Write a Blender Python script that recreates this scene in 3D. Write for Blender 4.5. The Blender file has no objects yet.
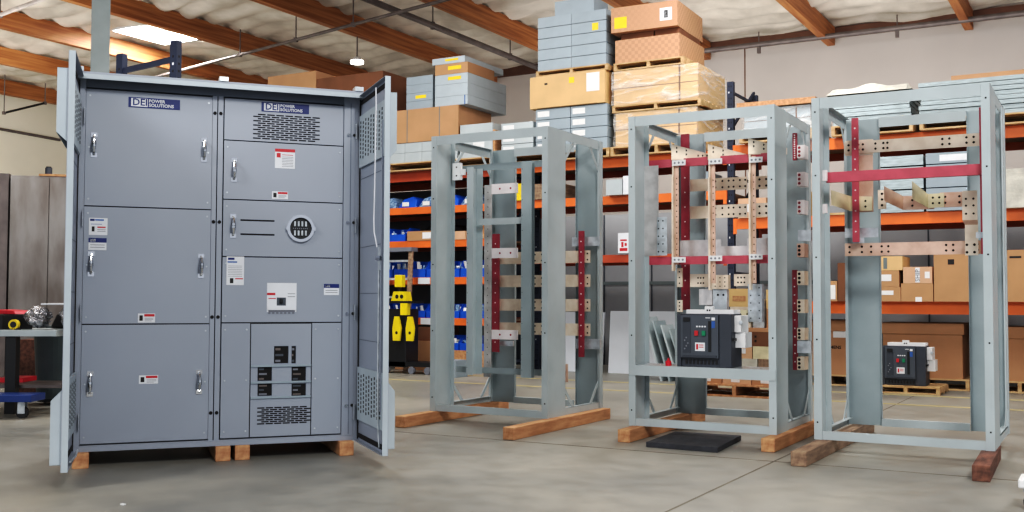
import bpy, math, random
from math import sin, cos, pi, radians
from mathutils import Vector, Matrix
random.seed(7)
SC = bpy.context.scene
COL = SC.collection

# ------------------------------------------------------------------ survey: photo (1024x512) -> real planes
FP, PITCH, ROLL, CH, YAW = 1059.7, .041, .003, 1.016, .518
def ray(px, py):
    x, y = px-512, py-256
    x, y = x*cos(ROLL)+y*sin(ROLL), -x*sin(ROLL)+y*cos(ROLL)
    X, u = x/FP, -y/FP
    d = (X, cos(PITCH)-u*sin(PITCH), sin(PITCH)+u*cos(PITCH))
    a = -YAW
    return (d[0]*cos(a)+d[1]*sin(a), -d[0]*sin(a)+d[1]*cos(a), d[2])
def ground(px, py, z=0):
    d = ray(px, py); t = (z-CH)/d[2]; return d[0]*t, d[1]*t
def wallp(px, py, Y):
    d = ray(px, py); t = Y/d[1]; return d[0]*t, CH+d[2]*t
class Fr:
    """local frame: origin, yaw; u along width, v along depth, z world height"""
    def __init__(s, x, y, yaw, z0=0.0):
        s.o = (x, y); s.yaw = yaw; s.z0 = z0
        s.u = (cos(yaw), sin(yaw)); s.n = (-sin(yaw), cos(yaw))
    def at(s, v, px, py):
        d = ray(px, py)
        t = (s.n[0]*s.o[0]+s.n[1]*s.o[1]+v)/(s.n[0]*d[0]+s.n[1]*d[1])
        q = (d[0]*t-s.o[0], d[1]*t-s.o[1])
        return s.u[0]*q[0]+s.u[1]*q[1], CH+d[2]*t-s.z0
    def side(s, u, px, py):
        d = ray(px, py)
        t = (s.u[0]*s.o[0]+s.u[1]*s.o[1]+u)/(s.u[0]*d[0]+s.u[1]*d[1])
        q = (d[0]*t-s.o[0], d[1]*t-s.o[1])
        return s.n[0]*q[0]+s.n[1]*q[1], CH+d[2]*t-s.z0

# ------------------------------------------------------------------ materials
def lin(c):
    return tuple(((x/255)/12.92 if x/255 <= .04045 else ((x/255+.055)/1.055)**2.4) for x in c)+(1,)
def mat(name, rgb, rough=.5, metal=0, var=.08, scale=6, bump=0, bscale=40, emit=None, estr=0, coord='Object', stretch=(1, 1, 1), rgb2=None, spec=.5, coat=0):
    m = bpy.data.materials.new(name); m.use_nodes = True
    nt = m.node_tree; N = nt.nodes; Lk = nt.links
    b = N['Principled BSDF']
    b.inputs['Roughness'].default_value = rough; b.inputs['Metallic'].default_value = metal
    b.inputs['Specular IOR Level'].default_value = spec
    if coat: b.inputs['Coat Weight'].default_value = coat
    tc = N.new('ShaderNodeTexCoord'); mp = N.new('ShaderNodeMapping'); mp.inputs['Scale'].default_value = stretch
    Lk.new(tc.outputs[coord], mp.inputs['Vector'])
    no = N.new('ShaderNodeTexNoise'); no.inputs['Scale'].default_value = scale; no.inputs['Detail'].default_value = 5
    Lk.new(mp.outputs[0], no.inputs['Vector'])
    cr = N.new('ShaderNodeValToRGB'); c = lin(rgb)
    c2 = lin(rgb2) if rgb2 else tuple(x*(1-var*2.2) for x in c[:3])+(1,)
    c1 = c if rgb2 else tuple(min(1, x*(1+var)) for x in c[:3])+(1,)
    cr.color_ramp.elements[0].position = .35; cr.color_ramp.elements[0].color = c2
    cr.color_ramp.elements[1].position = .65; cr.color_ramp.elements[1].color = c1
    Lk.new(no.outputs['Fac'], cr.inputs['Fac']); Lk.new(cr.outputs['Color'], b.inputs['Base Color'])
    if bump:
        n2 = N.new('ShaderNodeTexNoise'); n2.inputs['Scale'].default_value = bscale; n2.inputs['Detail'].default_value = 4
        Lk.new(mp.outputs[0], n2.inputs['Vector'])
        bm = N.new('ShaderNodeBump'); bm.inputs['Strength'].default_value = bump; bm.inputs['Distance'].default_value = .02
        Lk.new(n2.outputs['Fac'], bm.inputs['Height']); Lk.new(bm.outputs[0], b.inputs['Normal'])
    if emit:
        b.inputs['Emission Color'].default_value = lin(emit); b.inputs['Emission Strength'].default_value = estr
    return m
M = {}
M['cab'] = mat('blue_grey_enamel', (152, 160, 173), .42, .1, .02, 1.2)
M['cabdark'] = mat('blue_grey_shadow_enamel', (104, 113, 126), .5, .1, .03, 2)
M['frame'] = mat('pale_green_grey_enamel', (178, 190, 194), .42, .12, .04, 3)
M['frame2'] = mat('dull_green_grey_enamel', (154, 168, 173), .45, .2, .05, 3)
M['galv'] = mat('galvanised_steel', (196, 204, 210), .32, .45, .12, 18)
M['alu'] = mat('brushed_aluminium', (208, 206, 206), .3, .4, .12, 9)
M['chrome'] = mat('polished_chrome', (205, 208, 212), .15, 1, .02, 5)
M['tin'] = mat('tin_plated_busbar', (232, 220, 202), .4, .2, .1, 9, rgb2=(212, 196, 176))
M['copper'] = mat('worn_copper', (216, 186, 168), .38, .25, .1, 9, rgb2=(192, 156, 138))
M['brass'] = mat('yellowed_plating', (226, 216, 180), .35, .2, .1, 9)
M['red'] = mat('red_fibreglass_insulator', (146, 46, 64), .5, 0, .08, 12)
M['redl'] = mat('bright_red_fibreglass', (184, 78, 94), .5, 0, .06, 12)
M['pinkw'] = mat('pale_insulator_tab', (232, 226, 228), .5, 0, .03, 12)
M['hole'] = mat('dark_hole', (22, 20, 22), .8, 0, .02, 4)
M['black'] = mat('black_plastic', (26, 28, 32), .45, 0, .05, 6)
M['brk'] = mat('charcoal_breaker_plastic', (60, 66, 76), .45, 0, .04, 6)
M['brk2'] = mat('lighter_charcoal_plastic', (76, 83, 93), .42, 0, .04, 6)
M['white'] = mat('white_plastic', (226, 228, 230), .5, 0, .02, 6)
M['label'] = mat('white_label', (222, 226, 232), .6, 0, .02, 6)
M['blue'] = mat('navy_blue_print', (22, 42, 110), .5, 0, .02, 6)
M['ltblue'] = mat('mid_blue_print', (50, 95, 165), .5, 0, .02, 6)
M['redp'] = mat('red_print', (190, 40, 50), .5, 0, .02, 6)
M['inkgrey'] = mat('grey_print', (120, 124, 134), .6, 0, .02, 6)
M['ink'] = mat('black_print', (30, 28, 28), .6, 0, .02, 6)
M['wood'] = mat('orange_lumber', (202, 156, 116), .7, 0, .1, 5, .25, 30, stretch=(6, 1, 6), rgb2=(172, 122, 86))
M['woodg'] = mat('weathered_lumber', (158, 134, 112), .75, 0, .1, 5, .3, 30, stretch=(6, 1, 6), rgb2=(120, 98, 82))
M['woodd'] = mat('stained_lumber', (128, 88, 72), .75, 0, .1, 5, .3, 30, stretch=(6, 1, 6), rgb2=(86, 58, 50))
M['pallet'] = mat('pallet_pine', (208, 178, 136), .75, 0, .1, 4, .2, 30, stretch=(1, 5, 5), rgb2=(172, 138, 98))
M['card'] = mat('brown_cardboard', (180, 138, 104), .8, 0, .04, 3)
M['cardl'] = mat('tan_cardboard', (216, 180, 130), .8, 0, .04, 3)
M['cardp'] = mat('pinkish_printed_cardboard', (206, 166, 136), .8, 0, .05, 3)
M['cardd'] = mat('dark_cardboard', (118, 80, 58), .85, 0, .08, 3)
M['gbox'] = mat('pale_blue_grey_carton', (150, 164, 174), .5, .1, .04, 3)
M['gbox2'] = mat('white_grey_carton', (186, 196, 200), .45, .15, .04, 3)
M['gboxs'] = mat('silver_green_carton', (176, 188, 196), .42, .1, .04, 3)
M['yel'] = mat('yellow_sticker', (236, 206, 40), .5, 0, .03, 6)
M['orange'] = mat('orange_rack_enamel', (224, 112, 50), .45, 0, .06, 3)
M['rackdk'] = mat('shaded_red_rack_enamel', (176, 76, 46), .5, 0, .1, 3)  # dark beam red; shade painted into the colour for the top left beams
M['upright'] = mat('dark_blue_rack_enamel', (38, 46, 66), .5, .1, .06, 5)
M['deck'] = mat('shelf_deck_board', (150, 120, 95), .8, 0, .1, 6)
M['binblue'] = mat('blue_bin_plastic', (20, 88, 200), .4, 0, .06, 6)
M['baggie'] = mat('clear_bag_parts', (150, 180, 210), .3, .1, .25, 30, rgb2=(60, 90, 140))
M['yellow'] = mat('bright_yellow_plastic', (238, 214, 20), .4, 0, .04, 6)
M['wallc'] = mat('cream_wall_paint', (232, 226, 208), .9, 0, .02, 1)
M['wallg'] = mat('warm_grey_wall_paint', (198, 191, 186), .9, 0, .03, .7)
M['part'] = mat('slate_grey_partition', (160, 162, 166), .6, .1, .05, 1)
M['pipe'] = mat('dull_steel_pipe', (118, 110, 108), .5, .4, .1, 5)
M['pipew'] = mat('bright_steel_pipe', (205, 196, 192), .4, .2, .1, 5)
M['col'] = mat('grey_green_column_enamel', (112, 122, 124), .55, .1, .05, 3)
M['ledger'] = mat('brown_ledger_timber', (106, 74, 60), .8, 0, .1, 3)
M['foil'] = mat('crinkled_foil', (200, 200, 205), .2, .85, .3, 14, .8, 60)
M['cream'] = mat('milky_wrapped_sheet', (196, 194, 184), .4, 0, .1, 8, .4, 14)
M['sheet'] = mat('stacked_sheet_metal', (165, 178, 182), .35, .5, .12, 7, stretch=(1, 1, 12))
M['steelcab'] = mat('bare_brushed_steel', (142, 138, 134), .32, .55, .15, 2.4, stretch=(2, 2, .6), rgb2=(112, 104, 98))
M['bintrash'] = mat('grey_green_bin_plastic', (78, 92, 96), .5, 0, .06, 4)
M['green'] = mat('green_button_plastic', (20, 130, 95), .5, 0, .03, 5)
M['redcl'] = mat('red_plastic', (200, 30, 50), .5, 0, .05, 5)
M['cartblue'] = mat('blue_cart_enamel', (28, 62, 130), .4, 0, .06, 5)
M['line'] = mat('faded_yellow_floor_paint', (178, 166, 124), .6, 0, .1, 3)
M['joint'] = mat('dark_floor_joint', (112, 107, 98), .9, 0, .1, 3)
M['foam'] = mat('charcoal_foam', (58, 60, 66), .8, 0, .1, 20, .3, 200)
M['board'] = mat('white_laminate', (214, 220, 228), .4, 0, .02, 3)

def glulam():
    m = mat('glulam_timber', (180, 122, 74), .6, 0, .1, 3, .1, 30, stretch=(4, .25, 7), rgb2=(138, 82, 42)); return m
M['glulam'] = glulam()
def floor_mat():
    m = bpy.data.materials.new('stained_concrete'); m.use_nodes = True
    nt = m.node_tree; N = nt.nodes; Lk = nt.links; b = N['Principled BSDF']
    tc = N.new('ShaderNodeTexCoord')
    def noise(s, d=6, w=0):
        n = N.new('ShaderNodeTexNoise'); n.inputs['Scale'].default_value = s; n.inputs['Detail'].default_value = d; n.inputs['Distortion'].default_value = w
        Lk.new(tc.outputs['Object'], n.inputs['Vector']); return n
    n1 = noise(.55, 7, .6); n2 = noise(5, 8, .2); n3 = noise(40, 3)
    r1 = N.new('ShaderNodeValToRGB'); r1.color_ramp.elements[0].position = .36; r1.color_ramp.elements[0].color = lin((120, 121, 118))
    r1.color_ramp.elements[1].position = .66; r1.color_ramp.elements[1].color = lin((154, 151, 142))
    Lk.new(n1.outputs['Fac'], r1.inputs['Fac'])
    r2 = N.new('ShaderNodeValToRGB'); r2.color_ramp.elements[0].position = .3; r2.color_ramp.elements[0].color = (.82, .82, .81, 1)
    r2.color_ramp.elements[1].position = .6; r2.color_ramp.elements[1].color = (1, 1, 1, 1)
    Lk.new(n2.outputs['Fac'], r2.inputs['Fac'])
    mx = N.new('ShaderNodeMixRGB'); mx.blend_type = 'MULTIPLY'; mx.inputs[0].default_value = 1
    Lk.new(r1.outputs[0], mx.inputs[1]); Lk.new(r2.outputs[0], mx.inputs[2]); Lk.new(mx.outputs[0], b.inputs['Base Color'])
    mr = N.new('ShaderNodeMapRange'); mr.inputs['To Min'].default_value = .32; mr.inputs['To Max'].default_value = .6
    Lk.new(n2.outputs['Fac'], mr.inputs['Value']); Lk.new(mr.outputs[0], b.inputs['Roughness'])
    bm = N.new('ShaderNodeBump'); bm.inputs['Strength'].default_value = .08; Lk.new(n3.outputs['Fac'], bm.inputs['Height']); Lk.new(bm.outputs[0], b.inputs['Normal'])
    return m
M['floor'] = floor_mat()
M['ceil'] = mat('foil_faced_insulation', (226, 218, 206), .5, 0, .1, 1.5, .5, 3, rgb2=(184, 176, 164))
M['sky'] = mat('skylight_panel', (255, 250, 240), .5, emit=(255, 248, 236), estr=7)
M['lamp'] = mat('lamp_diffuser', (255, 255, 250), .5, emit=(255, 253, 245), estr=8)
def wrapmat():
    m = bpy.data.materials.new('clear_stretch_wrap'); m.use_nodes = True
    nt = m.node_tree; N = nt.nodes; Lk = nt.links; b = N['Principled BSDF']
    b.inputs['Base Color'].default_value = (.85, .85, .84, 1); b.inputs['Roughness'].default_value = .18
    tc = N.new('ShaderNodeTexCoord'); mp = N.new('ShaderNodeMapping'); mp.inputs['Scale'].default_value = (.5, .5, 3.2)
    mp.inputs['Rotation'].default_value = (0, .25, 0)
    Lk.new(tc.outputs['Object'], mp.inputs['Vector'])
    n = N.new('ShaderNodeTexNoise'); n.inputs['Scale'].default_value = 3.5; n.inputs['Detail'].default_value = 6; n.inputs['Distortion'].default_value = 1.5
    Lk.new(mp.outputs[0], n.inputs['Vector'])
    cr = N.new('ShaderNodeValToRGB'); cr.color_ramp.elements[0].position = .45; cr.color_ramp.elements[0].color = (.1, .1, .1, 1)
    cr.color_ramp.elements[1].position = .75; cr.color_ramp.elements[1].color = (.7, .7, .7, 1)
    Lk.new(n.outputs['Fac'], cr.inputs['Fac']); Lk.new(cr.outputs[0], b.inputs['Alpha'])
    bm = N.new('ShaderNodeBump'); bm.inputs['Strength'].default_value = .6; bm.inputs['Distance'].default_value = .03
    Lk.new(n.outputs['Fac'], bm.inputs['Height']); Lk.new(bm.outputs[0], b.inputs['Normal'])
    return m
M['wrap'] = wrapmat()
def screenprint():
    m = mat('checked_print_cardboard', (206, 166, 136), .8, 0, .05, 3)
    nt = m.node_tree; N = nt.nodes; Lk = nt.links; b = N['Principled BSDF']
    ck = N.new('ShaderNodeTexChecker'); ck.inputs['Scale'].default_value = 22
    ck.inputs['Color1'].default_value = lin((196, 152, 120)); ck.inputs['Color2'].default_value = lin((184, 140, 110))
    Lk.new(N['Mapping'].outputs[0], ck.inputs['Vector']); Lk.new(ck.outputs[0], b.inputs['Base Color'])
    return m
M['check'] = screenprint()

# ------------------------------------------------------------------ mesh building
class MB:
    def __init__(s, z0=0.0): s.v = []; s.f = []; s.m = []; s.mats = []; s.z0 = z0
    def mi(s, m):
        if m not in s.mats: s.mats.append(m)
        return s.mats.index(m)
    def add(s, vs, fs, m):
        b = len(s.v); s.v += [(x, y, z-s.z0) for x, y, z in vs]; k = s.mi(m)
        for f in fs: s.f.append([b+i for i in f]); s.m.append(k)
        return s
    def box(s, x0, x1, y0, y1, z0, z1, m):
        if x0 > x1: x0, x1 = x1, x0
        if y0 > y1: y0, y1 = y1, y0
        if z0 > z1: z0, z1 = z1, z0
        return s.add([(x0, y0, z0), (x1, y0, z0), (x1, y1, z0), (x0, y1, z0), (x0, y0, z1), (x1, y0, z1), (x1, y1, z1), (x0, y1, z1)],
              [(0, 3, 2, 1), (4, 5, 6, 7), (0, 1, 5, 4), (1, 2, 6, 5), (2, 3, 7, 6), (3, 0, 4, 7)], m)
    def prism(s, pts, ext, m):
        n = len(pts); e = Vector(ext)
        vs = [tuple(p) for p in pts]+[tuple(Vector(p)+e) for p in pts]
        return s.add(vs, [tuple(range(n))[::-1], tuple(range(n, 2*n))]+[(i, (i+1) % n, n+(i+1) % n, n+i) for i in range(n)], m)
    def beam(s, p0, p1, w, h, m, up=(0, 0, 1)):
        p0, p1 = Vector(p0), Vector(p1); d = (p1-p0).normalized(); u = Vector(up)
        a = d.cross(u)
        if a.length < 1e-3: a = d.cross(Vector((1, 0, 0)))
        a.normalize(); b = a.cross(d).normalized()
        c = [(-w/2, -h/2), (w/2, -h/2), (w/2, h/2), (-w/2, h/2)]
        return s.prism([p0+a*x+b*y for x, y in c], p1-p0, m)
    def cyl(s, p0, p1, r, m, n=14, r2=None):
        p0, p1 = Vector(p0), Vector(p1); d = (p1-p0).normalized(); r2 = r if r2 is None else r2
        a = d.orthogonal().normalized(); b = d.cross(a)
        vs = [tuple(p0+(a*cos(2*pi*i/n)+b*sin(2*pi*i/n))*r) for i in range(n)]+[tuple(p1+(a*cos(2*pi*i/n)+b*sin(2*pi*i/n))*r2) for i in range(n)]
        return s.add(vs, [tuple(range(n))[::-1], tuple(range(n, 2*n))]+[(i, (i+1) % n, n+(i+1) % n, n+i) for i in range(n)], m)
    def tube(s, pts, r, m, n=8):
        for a, b in zip(pts[:-1], pts[1:]): s.cyl(a, b, r, m, n)
        return s
    def ring(s, c, nrm, r0, r1, t, m, n=28):
        c = Vector(c); d = Vector(nrm).normalized(); a = d.orthogonal().normalized(); b = d.cross(a); vs = []
        for i in range(n):
            q = a*cos(2*pi*i/n)+b*sin(2*pi*i/n)
            vs += [tuple(c+q*r0), tuple(c+q*r1), tuple(c+q*r1+d*t), tuple(c+q*r0+d*t)]
        fs = []
        for i in range(n):
            j = (i+1) % n
            for k in range(4): fs.append((4*i+k, 4*i+(k+1) % 4, 4*j+(k+1) % 4, 4*j+k))
        return s.add(vs, fs, m)
    def build(s, name, parent=None, bevel=0, **kw):
        me = bpy.data.meshes.new(name); me.from_pydata(s.v, [], s.f)
        for m in s.mats: me.materials.append(M[m])
        me.polygons.foreach_set('material_index', s.m); me.update()
        o = bpy.data.objects.new(name, me); COL.objects.link(o)
        if parent: o.parent = parent
        if bevel:
            b = o.modifiers.new('b', 'BEVEL'); b.width = bevel; b.segments = 2; b.limit_method = 'ANGLE'
        for k, x in kw.items(): o[k] = x
        return o
def tag(o, label, cat, group=None):
    o['label'] = label; o['category'] = cat
    if group: o['group'] = group
    return o
def thing(name, label, cat, loc=(0, 0, 0), rz=0, group=None):
    o = bpy.data.objects.new(name, None); o.empty_display_size = .1; COL.objects.link(o)
    o.location = loc; o.rotation_euler = (0, 0, rz); return tag(o, label, cat, group)
def struct(name, mb, bevel=0):
    o = mb.build(name, None, bevel); o['kind'] = 'structure'; return o
def copy_tree(o, parent=None):
    c = o.copy(); COL.objects.link(c); c.parent = parent
    for ch in list(o.children): copy_tree(ch, c)
    return c
def lettering(txt, size, m, parent, M4, name='lettering', align='LEFT', ext=.0004, bold=0):
    cu = bpy.data.curves.new(name, 'FONT'); cu.body = txt; cu.size = size; cu.extrude = ext; cu.align_x = align; cu.align_y = 'CENTER'; cu.offset = bold
    cu.resolution_u = 2
    t = bpy.data.objects.new('t', cu); COL.objects.link(t)
    me = bpy.data.meshes.new_from_object(t.evaluated_get(bpy.context.evaluated_depsgraph_get()))
    bpy.data.objects.remove(t); me.materials.clear(); me.materials.append(M[m])
    o = bpy.data.objects.new(name, me); COL.objects.link(o); o.parent = parent; o.matrix_local = M4
    return o
def face_front(u, v, z):   # text facing -v
    return Matrix.Translation((u, v, z)) @ Matrix.Rotation(pi/2, 4, 'X')

# ================================================================== ROOM
WY, LX, RX, FY, CZ = 20.4, -23.1, 14.0, -6.0, 6.2
mb = MB(); mb.box(LX-.2, RX, FY, WY+.2, -.15, 0, 'floor'); struct('floor', mb)
mb = MB(); mb.box(LX-.2, RX, WY, WY+.2, 0, CZ+.74, 'wallg')
struct('wall_back', mb)
mb = MB(); mb.box(LX-.4, LX-.2, FY, WY, 0, CZ+.74, 'wallc'); struct('wall_left', mb)
mb = MB(); mb.box(LX, RX, WY-.06, WY-.001, 6.0, 6.2, 'ledger'); struct('trim_1', mb)
mb = MB()
for x in (-18.5, -12.4, -6.32, -.2, 6): mb.box(x-.012, x+.012, WY-.006, WY-.001, 0, 6, 'ledger')
struct('trim_2', mb)
# draped insulation ceiling, scalloped between joists, with the skylight opening
SKY = (-16.85, -15.75, 13.85, 15.15)
def ceiling():
    xs = [LX+i*(RX-LX)/150 for i in range(151)]; ys = [FY+i*(WY-FY)/264 for i in range(265)]
    vs = []
    for y in ys:
        for x in xs:
            sag = abs(sin(pi*(y+.12*sin(x*1.3))/.61))**.8*.15*(.7+.3*sin(x*2.1+y))+.02*sin(x*5.3+y*3.1)
            vs.append((x, y, CZ+.09-sag))
    fs = []
    n = len(xs)
    for j in range(len(ys)-1):
        for i in range(n-1):
            cx, cy = (xs[i]+xs[i+1])/2, (ys[j]+ys[j+1])/2
            if SKY[0] < cx < SKY[1] and SKY[2] < cy < SKY[3]: continue
            fs.append((j*n+i, j*n+n+i, j*n+n+i+1, j*n+i+1))
    mb = MB(); mb.add(vs, fs, 'ceil'); o = struct('ceiling', mb)
    for p in o.data.polygons: p.use_smooth = True
    mb = MB(); mb.box(LX-.2, RX, FY, WY+.2, CZ+.75, CZ+.8, 'ceil')
    mb.box(SKY[0], SKY[0]+.02, SKY[2], SKY[3], CZ, CZ+.6, 'white').box(SKY[1]-.02, SKY[1], SKY[2], SKY[3], CZ, CZ+.6, 'white')
    mb.box(SKY[0], SKY[1], SKY[2]-.02, SKY[2], CZ, CZ+.6, 'white').box(SKY[0], SKY[1], SKY[3], SKY[3]+.02, CZ, CZ+.6, 'white')
    struct('ceiling_roof_deck', mb)
    mb = MB(); mb.box(SKY[0]+.03, SKY[1]-.03, SKY[2]+.03, SKY[3]-.03, CZ+.3, CZ+.32, 'sky'); struct('window_1', mb)
ceiling()
BX = [-22.9, -19.95, -17.3, -14.75, -12.05, -9.66, -7.07, -4.62, -2.2, .2, 2.6, 5.03]
for x in BX:
    mb = MB(); mb.box(x-.07, x+.07, FY, WY-.07, 5.85, 6.195, 'glulam'); struct('ceiling_beam', mb)

# steel column behind the cabinet
c = ray(100, 60); t = 14.5
mb = MB(); x, y = c[0]*t, c[1]*t
mb.box(-.12, .12, -.12, -.10, 0, 5.9, 'col').box(-.12, .12, .10, .12, 0, 5.9, 'col').box(-.008, .008, -.10, .10, 0, 5.9, 'col')
o = mb.build('column'); o.location = (x, y, 0); o.rotation_euler = (0, 0, .9); o['kind'] = 'structure'

# ------------------------------------------------------------------ sprinkler pipes
def P(px, py, z):
    d = ray(px, py); t = (z-CH)/d[2]; return Vector((d[0]*t, d[1]*t, z))
def pipe(name, pts, r, m, label, drops):
    o = thing(name, label, 'pipe', pts[0])
    b = Vector(pts[0]); MB().tube([Vector(p)-b for p in pts], r, m, 10).build('pipe_run', o)
    for q in drops:
        q = Vector(q)-b
        MB().cyl(q, q+Vector((0, 0, 5.95-q.z-b.z+.15)), .012, 'pipe', 6).box(q.x-.03, q.x+.03, q.y-.03, q.y+.03, q.z-r-.01, q.z+r+.01, 'pipe').build('hanger', o)
    return o
pipe('sprinkler_pipe', [(-10.2, 8, 5.75), (-10.2, 19.2, 5.75)], .055, 'pipe', 'dark thick sprinkler pipe running under the ceiling towards the back wall', [(-10.2, 12.2, 5.75), (-10.2, 15.1, 5.75), (-10.2, 17.8, 5.75)])
pipe('sprinkler_pipe', [(-19, 15.73, 5.62), (-17.07, 15.3, 5.62), (-8.42, 13.4, 5.62), (-5.5, 12.7, 5.62)], .028, 'pipe', 'thin steel branch pipe crossing below the timber beams above the cabinet', [(-14.3, 14.69, 5.62), (-12.6, 14.32, 5.62), (-11.05, 13.98, 5.62)])
pipe('sprinkler_pipe', [(-7.5, 19.6, 5.86), (6, 19.6, 5.86)], .05, 'pipe', 'long sprinkler pipe running along the top of the grey back wall', [(-5.8, 19.6, 5.75), (-3.3, 19.6, 5.75)])
a0, a1 = P(0, 15, 5.2), P(40, 0, 5.2)
pipe('sprinkler_pipe', [tuple(a0+(a0-a1)*.5), tuple(a1+(a1-a0))], .03, 'pipew', 'pale pipe crossing the top left corner of the ceiling', [tuple(a1+(a1-a0)*.8), tuple(a0)])
def wl(px, py, X=LX-.16):
    d = ray(px, py); t = X/d[0]; return Vector((X, d[1]*t, CH+d[2]*t))
a0, a1 = wl(0, 129), wl(60, 140)
pipe('wall_conduit', [tuple(a0+(a0-a1)*.5), tuple(a1)], .035, 'pipe', 'thin conduit running along the cream left wall', [])
a0, a1 = wl(4, 113, LX+1.2), wl(45, 103, LX+1.2)
o = pipe('sprinkler_pipe', [tuple(a0), tuple(a1)], .025, 'ink', 'short black pipe sloping below the last timber beam at left', [tuple(a0), tuple(a1)])
# high-bay lamp
p = P(357, 63.5, 5.35)
o = thing('high_bay_lamp', 'round white high bay lamp hanging from the ceiling above the cabinet', 'lamp', tuple(p))
MB().cyl((0, 0, 0), (0, 0, .05), .12, 'lamp', 24).build('diffuser', o)
MB().cyl((0, 0, .051), (0, 0, .12), .12, 'white', 24, .05).build('housing', o)
MB().cyl((0, 0, .121), (0, 0, .82), .012, 'pipe', 6).build('hanging_rod', o)

# floor paint and joints
mb = MB()
mb.box(LX, RX, 12.0, 12.1, .0005, .002, 'line'); mb.box(LX, RX, 10.9, 11.0, .0005, .002, 'line'); struct('floor_marking', mb)
mb = MB(); a = ground(225+606, 454); 
mb.box(-12, 8, 6.66, 6.672, .0003, .0015, 'joint'); mb.box(-1.9, -1.888, FY, WY, .0003, .0015, 'joint'); mb.box(-8.2, -8.188, FY, WY, .0003, .0015, 'joint'); struct('floor_joint', mb)

# ================================================================== SWITCHGEAR CABINET
C = Fr(-5.438, 4.255, .882)
CW, CD, CB0, CT = 1.705, 1.0, .0925, 2.36
cab = thing('switchgear_cabinet', 'large blue-grey double-door switchgear cabinet standing open on wooden blocks at left', 'cabinet', (C.o[0], C.o[1], CB0), C.yaw)
def cmb(): return MB(CB0)
mb = cmb(); mb.box(0, .0035, 0, CD, CB0, CT, 'cab').box(CW-.0035, CW, 0, CD, CB0, CT, 'cab').box(0.004, CW-.004, CD-.004, CD, CB0, CT, 'cab')
mb.box(0.004, CW-.004, .0, CD-.005, CB0, CB0+.03, 'cab')
mb.box(.004, CW-.004, .3, .31, CB0+.031, CT-.002, 'cabdark'); mb.build('housing', cab)
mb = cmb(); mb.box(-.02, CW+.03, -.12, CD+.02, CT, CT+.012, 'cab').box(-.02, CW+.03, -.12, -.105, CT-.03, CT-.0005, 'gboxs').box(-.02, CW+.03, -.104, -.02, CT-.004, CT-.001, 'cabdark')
mb.build('roof', cab)
for px in (80, 225, 360):
    u, _ = C.at(-.11, px, 80)
    cmb().box(u-.035, u+.02, -.13, -.05, CT+.0125, CT+.04, 'galv').build('lifting_bracket', cab)
# front frame members
mb = cmb(); mb.box(.004, .026, 0, .03, CB0+.031, CT-.001, 'cab').box(.772, .80, .005, .03, CB0+.031, CT-.03, 'cab').box(.806, .838, .005, .03, CB0+.031, CT-.03, 'cab')
mb.box(.80, .806, .02, .03, CB0+.031, CT-.03, 'hole').box(1.612, CW-.004, 0, .03, CB0+.031, CT-.001, 'cab')
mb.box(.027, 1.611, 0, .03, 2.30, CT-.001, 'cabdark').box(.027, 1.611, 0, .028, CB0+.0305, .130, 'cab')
mb.box(1.655, 1.659, -.002, 0, CB0+.04, CT-.05, 'cabdark')
mb.build('door_frame', cab)
for z in (2.19, 1.50, .90, .30):
    for u in (.786, .822): cmb().cyl((u, .0049, z), (u, .001, z), .011, 'hole', 10).build('bolt_hole', cab)
for z in (2.1, 1.52, .92, .32): cmb().cyl((1.64, -.001, z), (1.64, -.012, z), .010, 'chrome', 8).build('bolt', cab); cmb().cyl((1.68, -.001, z), (1.68, -.006, z), .010, 'hole', 8).build('bolt_hole', cab)
for z in (2.17, 1.5, .92, .3): cmb().cyl((.013, -.001, z), (.013, -.014, z), .012, 'chrome', 8).build('bolt', cab)
def grid_panel(mb, u0, u1, z0, z1, v0, v1, holes, m):
    us = sorted({u0, u1}|{h[0] for h in holes}|{h[1] for h in holes}); zs = sorted({z0, z1}|{h[2] for h in holes}|{h[3] for h in holes})
    for a, b in zip(us[:-1], us[1:]):
        for c_, d in zip(zs[:-1], zs[1:]):
            mu, mz = (a+b)/2, (c_+d)/2
            if any(h[0] < mu < h[1] and h[2] < mz < h[3] for h in holes): continue
            mb.box(a, b, v0, v1, c_, d, m)
def panel(name, u0, u1, z0, z1, holes=(), screws=True, label=None):
    mb = cmb(); g = .0035; z0 += g; z1 -= g
    if holes: grid_panel(mb, u0, u1, z0, z1, .006, .012, list(holes), 'cab')
    else: mb.box(u0, u1, .006, .012, z0, z1, 'cab')
    if screws:
        n = max(2, round((z1-z0)/.24))
        for i in range(n):
            z = z0+.04+(z1-z0-.08)*i/(n-1)
            for u in (u0+.022, u1-.022): mb.cyl((u, .0058, z), (u, .002, z), .0055, 'galv', 8)
    o = mb.build(name, cab)
    if label: o['label'] = label
    return o
ZL = [.135, .858, 1.576, 2.295]
PL = [panel('access_panel', .028, .770, ZL[i], ZL[i+1]) for i in range(3)]
ZR = [.135, .863, 1.283, 1.646, 2.024, 2.295]
mb = cmb(); mb.box(.845, 1.608, .0135, .0145, .135, 2.295, 'hole').box(.028, .770, .0135, .0145, .135, 2.295, 'hole'); mb.build('backing', cab)
def handle(u, z, par):
    o = cmb()
    for s in (-1, 1):
        o.box(u-.018, u+.018, .0055, .0015, z+s*.062-.014, z+s*.062+.014, 'chrome'); o.cyl((u, .0015, z+s*.056), (u, -.03, z+s*.045), .009, 'chrome', 10)
    pts = [(u, -.03-.008*cos(t*pi/2), z+.045*t) for t in [-1, -.66, -.33, 0, .33, .66, 1]]
    for a, b, r in zip(pts[:-1], pts[1:], (.009, .012, .014, .014, .012, .009)): o.cyl(a, b, r, 'chrome', 10)
    o.build('pull_handle', par)
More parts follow.
